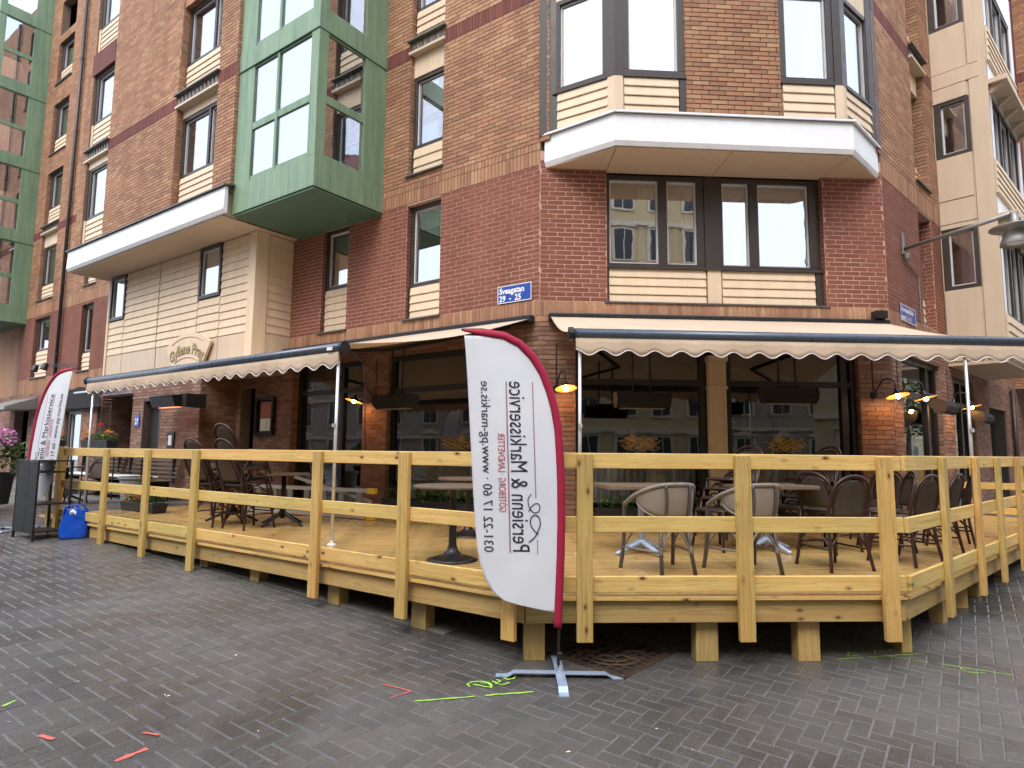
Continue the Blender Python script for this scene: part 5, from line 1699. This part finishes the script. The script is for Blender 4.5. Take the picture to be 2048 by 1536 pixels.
# ------------------------------------------------------------------ wall lamps, heaters, menu box
def wall_lamp(label, fr, s, z, dirv, out=.34, side=0.0, light=2.2):
    """gooseneck lamp: back plate on the wall, curved arm, cone shade with a glowing bulb"""
    t = thing("wall_lamp", label, "lamp", fr.at(s, .01, z), group="gooseneck wall lamps")
    MB().lathe(fr.at(s, .005, z - .02), [(.055, 0), (.055, .03), (.04, .045)], 12, axis=fr.n, caps=True).build("back_plate", m_black, t)
    tip = fr.at(s + side, out, z + .04)
    a = fr.at(s, .05, z); 
    MB().tube(cat([a, fr.at(s + side * .2, .09, z + .10), fr.at(s + side * .55, out * .5, z + .22), fr.at(s + side * .9, out * .92, z + .18), tip], 6), .011, 7).build("arm", m_black, t, smooth=True)
    ax = (Vector((0, 0, -1)) + fr.n * .25 + fr.d * (side * .6)).normalized()
    MB().lathe(tip, [(.022, -.02), (.03, .02), (.05, .04), (.075, .055), (.165, .10), (.170, .105)], 20, axis=ax).build("shade", m_black, t, smooth=True)
    MB().lathe(tip, [(.028, .028), (.048, .046), (.073, .061), (.163, .104)], 20, axis=ax).build("shade_lining", m_copper, t, smooth=True)
    MB().lathe(tip, [(.012, .03), (.02, .055), (.033, .085), (.036, .11), (.026, .135), (.004, .145)], 12, axis=ax, caps=True).build("bulb", m_bulb, t, smooth=True)
    MB().tube([fr.at(s, .012, z + .03), fr.at(s, .012, 3.3)], .008, 6).build("conduit", m_black, t)
    ld = bpy.data.lights.new("lamp_light", 'POINT'); ld.energy = light; ld.color = (1.0, .58, .25); ld.shadow_soft_size = .03
    lo = bpy.data.objects.new("lamp_light", ld); reg(lo, Matrix.Translation(tip + ax * .16), t)
    return t
wall_lamp("lit gooseneck lamp on the brick pier by the restaurant door", FL, 3.62, 2.58, nL, .30, .22)
wall_lamp("lit gooseneck lamp right behind the flag on the corner pillar", FF, .26, 2.62, nF, .30, .10)
wall_lamp("lit gooseneck lamp on the right hand brick pillar of the corner", FF, 5.28, 2.58, nF, .32, .16)
wall_lamp("lit gooseneck lamp on the first pier of the right facade", FR, .22, 2.58, nR, .34, .10)
wall_lamp("lit gooseneck lamp farthest right behind the awning pole", FR, 3.2, 2.60, nR, .34, .06)

def heater(label, c, d, n, hang):
    """patio heater: ribbed dark housing, hung on two rods or fixed by a bracket"""
    t = thing("patio_heater", label, "heater", c, group="dark patio heaters under the awnings")
    c = Vector(c); fr = Fr(Vector((c.x, c.y, 0)), d, n)
    z = c.z
    prof = [(-.13, .10), (-.10, -.02), (-.04, -.09), (.06, -.10), (.13, -.04), (.15, .04), (.10, .11)]
    MB().extr([fr.at(-.36, o, z + h) for o, h in prof], d * .72).build("housing", m_blackm, t, bevel=.012)
    MB().box(fr, -.30, .30, -.06, .06, z - .112, z - .101).build("grille", m_galv, t)
    for s in (-.37, .355):
        MB().extr([fr.at(s, o * 1.06, z + h * 1.06) for o, h in prof], d * .016).build("end_plate", m_blackm, t)
    if hang:
        for s in (-.12, .12):
            MB().tube([fr.at(s, 0, z + .10), fr.at(s, -.02, hang)], .014, 6).build("rod", m_blackm, t)
        MB().box(fr, -.16, .16, -.03, .03, z + .10, z + .14).build("bracket", m_blackm, t)
    else:
        MB().tube([fr.at(0, -.1, z), fr.at(0, -.42, z + .02)], .02, 6).build("bracket", m_blackm, t)
    return t
heater("dark patio heater hanging in front of the left corner window", FF.at(1.30, 1.1, 2.33), dF, nF, 3.22)
heater("dark patio heater hanging in front of the right corner window", FF.at(3.35, 1.1, 2.42), dF, nF, 3.25)
heater("dark patio heater hanging under the left awning by the shop window", FL.at(1.75, 1.3, 2.36), dL, nL, 3.2)
heater("angled patio heater on the right facade beside the first pier lamp", FR.at(1.05, .42, 2.42), dR, (nR - UP * .3).normalized(), 0)
heater("angled patio heater farthest right past the awning pole", FR.at(3.75, .42, 2.36), dR, (nR - UP * .3).normalized(), 0)
hl = thing("strip_heater", "strip heater with glowing orange element above the entrance", "heater", FL.at(8.6, 1.3, 2.6))
MB().extr([FL.at(8.15, 1.5, 2.74), FL.at(8.15, 1.15, 2.80), FL.at(8.15, 1.15, 2.52), FL.at(8.15, 1.42, 2.50)], dL * 1.0).build("housing", m_black, hl, bevel=.01)
MB().extr([FL.at(8.1, 1.75, 2.70), FL.at(8.1, 1.45, 2.755), FL.at(8.1, 1.45, 2.765), FL.at(8.1, 1.75, 2.71)], dL * 1.25).build("hood", m_galv, hl)
MB().extr([FL.at(8.3, 1.40, 2.495), FL.at(8.3, 1.22, 2.512), FL.at(8.3, 1.22, 2.506), FL.at(8.3, 1.40, 2.489)], dL * .6).build("element", m_heatglow, hl)
MB().box(FL, 7.95, 8.12, .87, 1.3, 2.5, 2.78).build("bracket", m_blackm, hl)

mx = thing("menu_case", "black framed menu case on the brick pier left of the door", "menu case", FL.at(7.03, .02, 1.93))
b = MB()
s0, s1, z0, z1 = 6.70, 7.36, 1.93, 2.745
for a_ in ((s0, s1, z0, z0 + .06), (s0, s1, z1 - .06, z1), (s0, s0 + .06, z0 + .06, z1 - .06), (s1 - .06, s1, z0 + .06, z1 - .06)):
    b.box(FL, a_[0], a_[1], .011, .10, a_[2], a_[3])
b.build("case_frame", m_black, mx, bevel=.004)
MB().box(FL, s0 + .06, s1 - .06, .011, .02, z0 + .06, z1 - .06).build("back_board", m_blackm, mx)
MB().box(FL, s0 + .10, s1 - .12, .0205, .024, 2.30, z1 - .09).build("poster", m_paperred, mx)
MB().box(FL, s0 + .10, 7.00, .0205, .024, z0 + .09, 2.29).build("menu_page", m_paper, mx)
MB().box(FL, 7.01, s1 - .12, .0205, .024, z0 + .09, 2.29).build("menu_page", m_paper, mx)
ic = thing("door_intercom", "black intercom panel on the brick beside the grey door", "intercom", FL.at(9.30, .88, 1.62))
MB().box(FL, 9.17, 9.47, .872, .90, 1.60, 2.0).build("panel", m_black, ic, bevel=.006)
MB().box(FL, 9.25, 9.40, .901, .905, 1.70, 1.92).build("name_list", m_signwhite, ic)
wl = thing("wall_lantern", "small wire wall lantern inside the dark entrance niche", "lamp", FL.at(8.18, .35, 1.7))
FN = Fr(FL.at(8.19, .0, 0), nL, -dL)
for s in (.3, .48):
    MB().tube([FN.at(s, .02, 1.68), FN.at(s, .02, 2.1)], .006, 5).build("wire", m_black, wl)
MB().tube([FN.at(.3, .02, 2.1), FN.at(.48, .02, 2.1)], .006, 5).build("wire", m_black, wl)
MB().lathe(FN.at(.39, .06, 1.72), [(.03, 0), (.04, .03), (.03, .07)], 10, caps=True).build("bulb", m_signwhite, wl)

# golden skyline decals on the shop glass
random.seed(12)
def skyline(label, fr, s0, s1, z0, o):
    t = thing("window_decal", label, "decal", fr.at((s0 + s1) / 2, o, z0), group="golden skyline decals on the shop windows")
    w = s1 - s0
    def pt(a, h): return fr.at(s0 + w * a, o, z0 + h)
    for k in range(16):
        h = .02 + .012 * k; a0 = .04 + random.uniform(0, .25); a1 = 1 - random.uniform(0, .3)
        n_ = 14
        MB().tube([pt(a0 + (a1 - a0) * i / n_, h + .022 * math.sin(i * 1.3 + k * 2) + .010 * random.uniform(-1, 1)) for i in range(n_ + 1)], .0045, 4).build("line", m_gold, t)
    for a, h in ((.30, .27), (.335, .32), (.36, .29), (.39, .30), (.42, .26), (.27, .23)):
        MB().add([pt(a - .014, .14), pt(a + .014, .14), pt(a + .008, h * .75), pt(a, h), pt(a - .008, h * .75)], [(0, 1, 2, 3, 4)]).build("spire", m_gold, t)
    for k in range(8):
        a = random.uniform(.1, .9)
        MB().tube([pt(a, .05), pt(a + .04, .03 + random.uniform(.03, .12)), pt(a + .10, .05 + random.uniform(.0, .08))], .004, 4).build("line", m_gold, t)
skyline("golden line drawing of a castle skyline on the left corner window", FF, 1.22, 1.92, 1.66, -.12)
skyline("golden line drawing of a castle skyline on the right corner window", FF, 3.54, 4.24, 1.66, -.12)
skyline("golden line drawing of a castle skyline on the left facade window", FL, 1.35, 2.15, 1.64, -.12)

# ------------------------------------------------------------------ street lamp on its arm, right
sl = thing("street_lamp", "grey street lamp with wide round hood on a wall arm at the right edge", "lamp", FR.at(.9, .02, 5.1))
MB().box(FR, .86, .94, .01, .035, 5.05, 5.42).build("wall_plate", m_galv, sl)
LT = Vector((7.02, 8.62, 4.93))
MB().tube([FR.at(.9, .03, 5.14), Vector((7.02, 8.62, 5.02))], [.032, .03], 10).build("arm", m_galv, sl, smooth=True)
MB().tube([FR.at(.9, .03, 5.40), FR.at(.9, .03, 5.40).lerp(Vector((7.02, 8.62, 5.05)), .72)], .009, 6).build("stay", m_galv, sl)
MB().lathe(LT, [(.05, .10), (.05, -.06), (.12, -.08), (.30, -.115), (.305, -.13), (.13, -.13), (.12, -.16), (.15, -.25), (.19, -.36), (.185, -.37), (.0, -.30)], 28).build("lamp_head", m_galv, sl, smooth=True)
MB().lathe(LT, [(.16, -.325), (.10, -.35), (.0, -.36)], 20).build("diffuser", m_signwhite, sl, smooth=True)
MB().lathe(FR.at(.93, .06, 4.94), [(.03, 0), (.05, .04), (.05, .09), (.03, .12)], 10, caps=True).build("cable_gland", m_galv, sl)
MB().tube([FR.at(.95, .03, 4.95), FR.at(1.7, .02, 4.80), FR.at(1.72, .02, 3.7)], .012, 6).build("cable", m_galv, sl)
gt = thing("iron_gate", "black barred iron gate in the brick wall at the far right", "gate", FR.at(7.6, -.05, .3))
for z_ in (.35, 1.5, 2.65):
    MB().box(FR, 6.74, 8.56, -.07, -.04, z_, z_ + .05).build("gate_rail", m_black, gt)
for i in range(14):
    s_ = 6.76 + i * .136
    MB().tube([FR.at(s_, -.03, .32), FR.at(s_, -.03, 2.7)], .010, 6).build("bar", m_black, gt)
MB().box(FR, 6.6, 8.7, -1.2, -1.1, 0, 3).build("back_panel", m_interior, gt)
rp = thing("rain_pipe", "dark rain pipe at the right edge of the brick wall", "pipe", FR.at(9.1, .08, .3))
MB().tube([FR.at(9.1, .08, .3), FR.at(9.1, .08, 3.3)], .055, 10).build("pipe_tube", m_brownframe, rp, smooth=True)
# two spot lights over the neighbouring shop
for i, s in enumerate((17.9, 18.7)):
    f = thing("spot_light", ("left" if i else "right") + " one of two black spot lights above the neighbouring shop sign", "lamp", FL.at(s, .1, 4.1), group="spot lights over the neighbouring shop")
    MB().tube([FL.at(s - .9, .02, 4.18), FL.at(s, .6, 4.2)], .014, 6).build("arm", m_black, f)
    MB().lathe(FL.at(s, .6, 4.22), [(.03, .02), (.08, -.02), (.09, -.12), (.10, -.2)], 12, axis=(nL * -.3 + UP)).build("lamp_head", m_black, f, smooth=True)

# ------------------------------------------------------------------ aluminium ladder lying on the deck
ld_ = thing("step_ladder", "aluminium step ladder with yellow feet lying on its side on the deck", "ladder", (-3.3, 10.9, DECK))
la, lb = Vector((-4.55, 11.35, 0)), Vector((-2.25, 10.2, 0))
fr_, lnn = span(la, lb, (0, -1, 0))
for z, o_ in ((.42, .0), (.02, .06)):
    MB().box(fr_, 0, lnn, o_, o_ + .03, DECK + z, DECK + z + .06).build("side_rail", m_pole, ld_)
MB().extr([fr_.at(.9, -.1, DECK + .60), fr_.at(.9, -.07, DECK + .60), fr_.at(.9, -.07, DECK + .65), fr_.at(.9, -.1, DECK + .65)], fr_.d * (lnn - .9) - UP * .36).build("side_rail", m_pole, ld_)
for i in range(7):
    s = .12 + i * (lnn - .35) / 6
    MB().box(fr_, s, s + .11, .004, .026, DECK + .081, DECK + .42).build("tread", m_galv, ld_)
for s, z in ((lnn - .0, .40), (lnn - .0, .0)):
    MB().box(fr_, s, s + .16, -.02, .06, DECK + z, DECK + z + .09).build("foot", m_yellow, ld_, bevel=.01)

# ------------------------------------------------------------------ planters and flowers
def leaf(mb, c, d, ln, w, mi=0):
    d = Vector(d).normalized(); s = d.cross(UP)
    s = s.normalized() if s.length > 1e-3 else Vector((1, 0, 0))
    n_ = s.cross(d)
    mb.add([c, c + d * ln * .5 + s * w, c + d * ln - n_ * ln * .15, c + d * ln * .5 - s * w], [(0, 1, 2, 3)], mi)
def rdir(zmin=-.2):
    while True:
        v = Vector((random.uniform(-1, 1), random.uniform(-1, 1), random.uniform(zmin, 1)))
        if .05 < v.length < 1: return v.normalized()
def flower_box(label, fr, s0, s1, o, z, flowers, h=.18, group="flower boxes"):
    t = thing("flower_box", label, "planter", fr.at((s0 + s1) / 2, o, z), group=group)
    a = fr.at
    w = .11
    MB().hexa([a(s0 + .03, o - w, z), a(s1 - .03, o - w, z), a(s1 - .03, o + w, z), a(s0 + .03, o + w, z), a(s0, o - w - .02, z + h), a(s1, o - w - .02, z + h), a(s1, o + w + .02, z + h), a(s0, o + w + .02, z + h)]).build("box", m_planter, t, bevel=.01)
    lv = MB()
    for i in range(int(260 * (s1 - s0) / .9)):
        c = a(random.uniform(s0, s1), o + random.uniform(-.13, .13), z + h + random.uniform(-.02, .16))
        leaf(lv, c, rdir(-.3), random.uniform(.04, .09), random.uniform(.014, .03))
    q = lv.build("foliage", m_leaf, t); q["kind"] = "stuff"
    for (sc, r_, hh, cnt, m_) in flowers:
        mb = MB()
        for i in range(cnt):
            v = rdir(-.4)
            c = a(s0 + (s1 - s0) * sc + v.x * r_ * 1.2, o + .03 + v.y * r_, z + h + hh + v.z * r_ * .8)
            leaf(mb, c, rdir(-.2) + v, random.uniform(.03, .05), random.uniform(.014, .024))
        q = mb.build("flower_cluster", m_, t); q["kind"] = "stuff"
    return t
random.seed(5)
flower_box("black flower box with orange flowers and one red bloom by the grey door", FL, 10.1, 11.5, 1.75, 1.62, [(.85, .14, .10, 90, m_fl_orange), (.12, .12, .10, 70, m_fl_orange), (.45, .06, .32, 50, m_fl_red)])
flower_box("black flower box with orange flowers right of the small flag", FL, 13.0, 14.6, 1.75, 1.62, [(.12, .16, .10, 100, m_fl_orange), (.8, .06, .26, 40, m_fl_red)])
flower_box("long low planter with orange begonias at the left end of the deck floor", FL, 5.75, 6.95, 2.75, DECK, [(.85, .15, .14, 130, m_fl_orange), (.55, .10, .10, 80, m_fl_orange), (.98, .08, -.06, 40, m_fl_orange)], .16)
flower_box("dark planter with low green plants under the left shop window", FL, .6, 2.9, .35, DECK, [], .28)
flower_box("dark planter with low green plants under the corner window", FF, .8, 2.4, .35, DECK, [], .28)
hp = thing("hydrangea_planter", "dark tub of pink hydrangeas with pale metal stands at the left edge", "planter", (-9.32, 11.5, gz(-9.3, 11.5)))
z = gz(-9.3, 11.5)
MB().lathe((-9.32, 11.5, z + .12), [(.30, 0), (.36, .55), (.38, .56), (.36, .50)], 16, caps=False).build("tub", m_planter, hp)
MB().lathe((-9.32, 11.5, z + .6), [(.35, 0), (0, .02)], 16).build("soil", m_interior, hp)
for dx in (-.2, .12):
    MB().cube(-9.32 + dx - .05, -9.32 + dx + .05, 11.08, 11.13, z + .02, z + .62).build("stand_plate", m_galv, hp)
lv = MB()
for i in range(700):
    v = rdir(-.3); c = Vector((-9.32, 11.5, z + .95)) + Vector((v.x * .5, v.y * .45, v.z * .42)) * random.uniform(.6, 1)
    leaf(lv, c, v + rdir(-.5), random.uniform(.06, .13), random.uniform(.025, .05))
q = lv.build("foliage", m_leaf, hp); q["kind"] = "stuff"
for (x, y, h) in ((-9.62, 11.25, 1.32), (-9.38, 11.15, 1.42), (-9.08, 11.2, 1.30), (-9.25, 11.05, 1.18), (-9.0, 11.05, 1.02), (-9.6, 11.1, 1.1), (-9.4, 11.6, 1.5), (-8.95, 11.35, 1.36)):
    mb = MB()
    for i in range(150):
        v = rdir(-.7); c = Vector((x, y, z + h - .05)) + v * .13
        leaf(mb, c, v + rdir(-1) * .8, random.uniform(.03, .05), .022)
    q = mb.build("flower_head", m_fl_pink, hp); q["kind"] = "stuff"

# slatted bench beyond the deck
def bench(label, s0, s1, o):
    z = gz(*FL.at((s0 + s1) / 2, o, 0).xy)
    t = thing("slatted_bench", label, "bench", FL.at((s0 + s1) / 2, o, z), group="slatted benches beyond the deck")
    for i in range(6):
        board("back_slat", FL.at(s0, o - .28 - .02 * i, z + .5 + .09 * i), FL.at(s1, o - .28 - .02 * i, z + .5 + .09 * i), .055, .022, m_benchwood, t, wdir=UP)
    for i in range(5):
        board("seat_slat", FL.at(s0, o - .2 + .10 * i, z + .43), FL.at(s1, o - .2 + .10 * i, z + .43), .07, .024, m_benchwood if i else m_benchwood, t, wdir=nL)
    for i in range(3):
        board("front_slat", FL.at(s0, o + .22, z + .12 + .10 * i), FL.at(s1, o + .22, z + .12 + .10 * i), .06, .022, m_benchwood, t)
    for s in (s0 + .2, s1 - .2):
        MB().box(FL, s - .03, s + .03, o - .22, o + .19, z, z + .41).build("leg", m_blackm, t)
        MB().box(FL, s - .02, s + .02, o - .34, o - .28, z + .38, z + 1.05).build("back_upright", m_blackm, t)
    return t
bench("long dark slatted bench against the brick wall beyond the deck", 8.6, 11.0, 1.35)
bench("dark slatted bench further left behind the flag", 11.2, 13.6, 1.35)
MB_ = thing("bench_cushion", "thin white cushion strip on the slatted bench", "cushion", FL.at(10.2, 1.45, 1.0))
MB().box(FL, 8.9, 13.0, 1.30, 1.62, gz(*FL.at(10.5, 1.4, 0).xy) + .47, gz(*FL.at(10.5, 1.4, 0).xy) + .52).build("pad", m_signwhite, MB_, bevel=.015)
tb = thing("plastic_tub", "grey plastic tub standing left of the stacked chairs", "tub", FL.at(7.6, 2.35, .45))
p = FL.at(7.6, 2.35, 0)
MB().lathe((p.x, p.y, gz(p.x, p.y)), [(.0, .0), (.20, .0), (.26, .55), (.29, .56), (.29, .60), (.25, .60)], 20).build("tub_body", m_greyplastic, tb, smooth=False)
rl = thing("entrance_railing", "thin black handrail in front of the entrance wall", "railing", FL.at(11, 1.75, .5))
MB().tube([FL.at(8.7, 1.75, 1.60), FL.at(15.2, 1.75, 1.60)], .018, 6).build("handrail", m_black, rl)
for s in (8.7, 10.0, 11.6, 12.9, 14.7):
    MB().tube([FL.at(s, 1.75, .4), FL.at(s, 1.75, 1.60)], .015, 6).build("baluster", m_black, rl)

# ------------------------------------------------------------------ black metal shelf and blue bag
sx, sy = -6.72, 9.42
fx, fy = Vector((.80, -.60, 0)).normalized(), Vector((.60, .80, 0)).normalized()
zz_ = gz(sx, sy)
sh = thing("metal_shelf", "open black metal shelf cabinet standing at the left end of the deck", "shelf", (sx, sy, zz_))
SF = Fr(Vector((-6.62, 8.98, 0)), Vector((.517, .856, 0)).normalized(), Vector((.856, -.517, 0)).normalized())   # s away to the right, o towards camera right
SW, SD, SH = .46, -.62, 1.13
zb = gz(-6.6, 9.0) - .01
SB = Fr(SF.p, SF.d, SF.n)
def sb(a0, a1, b0, b1, c0, c1, nm, m=m_black, bev=.003):
    return MB().box(SB, a0, a1, b0, b1, zb + c0, zb + c1).build(nm, m, sh, bevel=bev)
for a in (0, SW - .03):
    for b in (-.62, -.03):
        sb(a, a + .03, b, b + .03, 0, SH - .021, "leg")
sb(-.005, SW + .005, -.625, .005, SH - .02, SH, "top")
for c in (.12, .50, .95):
    sb(.031, SW - .031, -.59, -.031, c, c + .02, "shelf_board")
sb(.003, .012, -.589, -.27, .12, SH - .022, "side_panel"); sb(.003, .012, -.266, -.031, .12, SH - .022, "side_panel")
bg_ = thing("shopping_bag", "shiny blue plastic carrier bag leaning against the metal shelf", "bag", (-6.05, 9.28, gz(-6.05, 9.28)))
bz = gz(-6.0, 9.25)
cx, cy = -6.27, 9.32
def bagf(u, v):
    a = u * 2 * math.pi
    w_, d_ = .165 * (1 + .06 * math.sin(v * 5)), .11
    e_ = .45
    x = w_ * math.copysign(abs(math.cos(a)) ** e_, math.cos(a)); y = d_ * (1 - .35 * v) * math.copysign(abs(math.sin(a)) ** e_, math.sin(a))
    cr = .010 * math.sin(a * 5 + v * 9) + .012 * math.sin(a * 9 - v * 14) + .008 * math.sin(a * 17 + v * 21)
    r_ = 1 + cr * 2.2 * (0.3 + v) - .10 * v * v
    ca, sa = math.cos(.45), math.sin(.45)
    return (cx + (x * ca - y * sa) * r_, cy + (x * sa + y * ca) * r_, bz + .005 + .40 * v + .025 * math.sin(a * 3) * v)
MB().grid(bagf, 48, 16).build("bag_body", m_bluebag, bg_, smooth=True, solid=.003)
for o_ in (-.07, .07):
    MB().tube(cat([(cx - .09, cy + o_ - .05, bz + .37), (cx - .06, cy + o_ - .03, bz + .46), (cx + .05, cy + o_ + .02, bz + .46), (cx + .08, cy + o_ + .04, bz + .37)]), .010, 6).build("handle", m_bluebag, bg_, smooth=True)
MB().grid(lambda u, v: (cx + .02 + .07 * u, cy - .135 + .03 * u - .02 * math.sin(3 * v), bz + .34 + .06 * v + .02 * math.sin(4 * u)), 4, 4).build("crumpled_receipt", m_signwhite, bg_)

# ------------------------------------------------------------------ across the street (seen only as reflections in the glass)
def far_house(label, fr, s0, s1, h, wm, roofm, nfl, nw, z0=-.3, roof=True):
    t = thing("street_house", label, "building", fr.at((s0 + s1) / 2, 0, z0), group="houses across the street")
    MB().box(fr, s0, s1, -6, 0, z0, h).build("wall", wm, t)
    if roof:
        MB().extr([fr.at(s0 - .2, .4, h), fr.at(s0 - .2, -2.2, h + 3), fr.at(s0 - .2, -6, h + 3), fr.at(s0 - .2, -6.2, h)], fr.d * (s1 - s0 + .4)).build("roof", roofm, t)
    MB().box(fr, s0, s1, .001, .35, h - .35, h - .02).build("cornice", m_stone, t)
    fh = (h - .6) / nfl; w = (s1 - s0) / nw
    for k in range(nfl):
        if k: MB().box(fr, s0, s1, .001, .12, k * fh - .12, k * fh + .08).build("string_course", m_stone, t)
        for i in range(nw):
            a = s0 + w * (i + .5)
            z = k * fh + .75
            wd = MB().box(fr, a - .62, a + .62, .001, .08, z - .06, z + 1.82).build("window", m_stone, t)
            MB().box(fr, a - .47, a - .03, .081, .09, z + .05, z + 1.7).build("pane", m_dkdoor, wd)
            MB().box(fr, a + .03, a + .47, .081, .09, z + .05, z + 1.7).build("pane", m_dkdoor, wd)
            MB().extr([fr.at(a - .75, .001, z + 1.84), fr.at(a + .75, .001, z + 1.84), fr.at(a, .001, z + 2.14)], fr.n * .16).build("pediment", m_stone, wd)
    return t
FO1 = Fr(Vector((0, -13, 0)), Vector((1, 0, 0)), Vector((0, 1, 0)))
far_house("yellow stone house with red roof across the street, seen in reflections", FO1, -24, 13.4, 17.5, m_yellowwall, m_roofred, 6, 19)
far_house("lower brownish house to the right across the street, seen in reflections", FO1, 13.9, 31, 9.6, m_greywall, m_roofred, 3, 8)
FO3 = Fr(CL + nL * 19, dL, -nL)
far_house("grey stone house across the left hand street, seen in reflections", FO3, 1, 42, 8.0, m_greywall, m_flash, 3, 14)
FO2 = Fr(CR + nR * 15, dR, -nR)
far_house("pale yellow house across the right hand street, seen in reflections", FO2, -4, 30, 13.0, m_yellowwall, m_roofred, 4, 12)
far_house("far yellow house down the right hand street, seen in reflections", FO2, 31, 95, 14.0, m_yellowwall, m_flash, 4, 20)
def tree(label, x, y, h):
    t = thing("street_tree", label, "tree", (x, y, gz(x, y)), group="street trees seen in reflections")
    MB().tube([(x, y, -.3), (x + .05, y, h * .35), (x - .1, y + .1, h * .7)], [.18, .14, .05], 8).build("trunk", m_benchwood, t)
    lv = MB()
    for i in range(2600):
        v = rdir(-.8) * random.uniform(.55, 1) ** .5
        c = Vector((x, y, h * .68)) + Vector((v.x * h * .28, v.y * h * .28, v.z * h * .34))
        leaf(lv, c, rdir(-1), random.uniform(.18, .34), random.uniform(.07, .13))
    q = lv.build("crown", m_leaf, t); q["kind"] = "stuff"
p = CL + nL * 15 + dL * 3; tree("broad green street tree opposite the door, seen in reflections", p.x, p.y, 8)
p = CL + nL * 15 + dL * 12; tree("second green street tree opposite the entrance, seen in reflections", p.x, p.y, 9)
p = CR + nR * 10 + dR * 38; tree("green street tree across the right hand street, seen in reflections", p.x, p.y, 8)
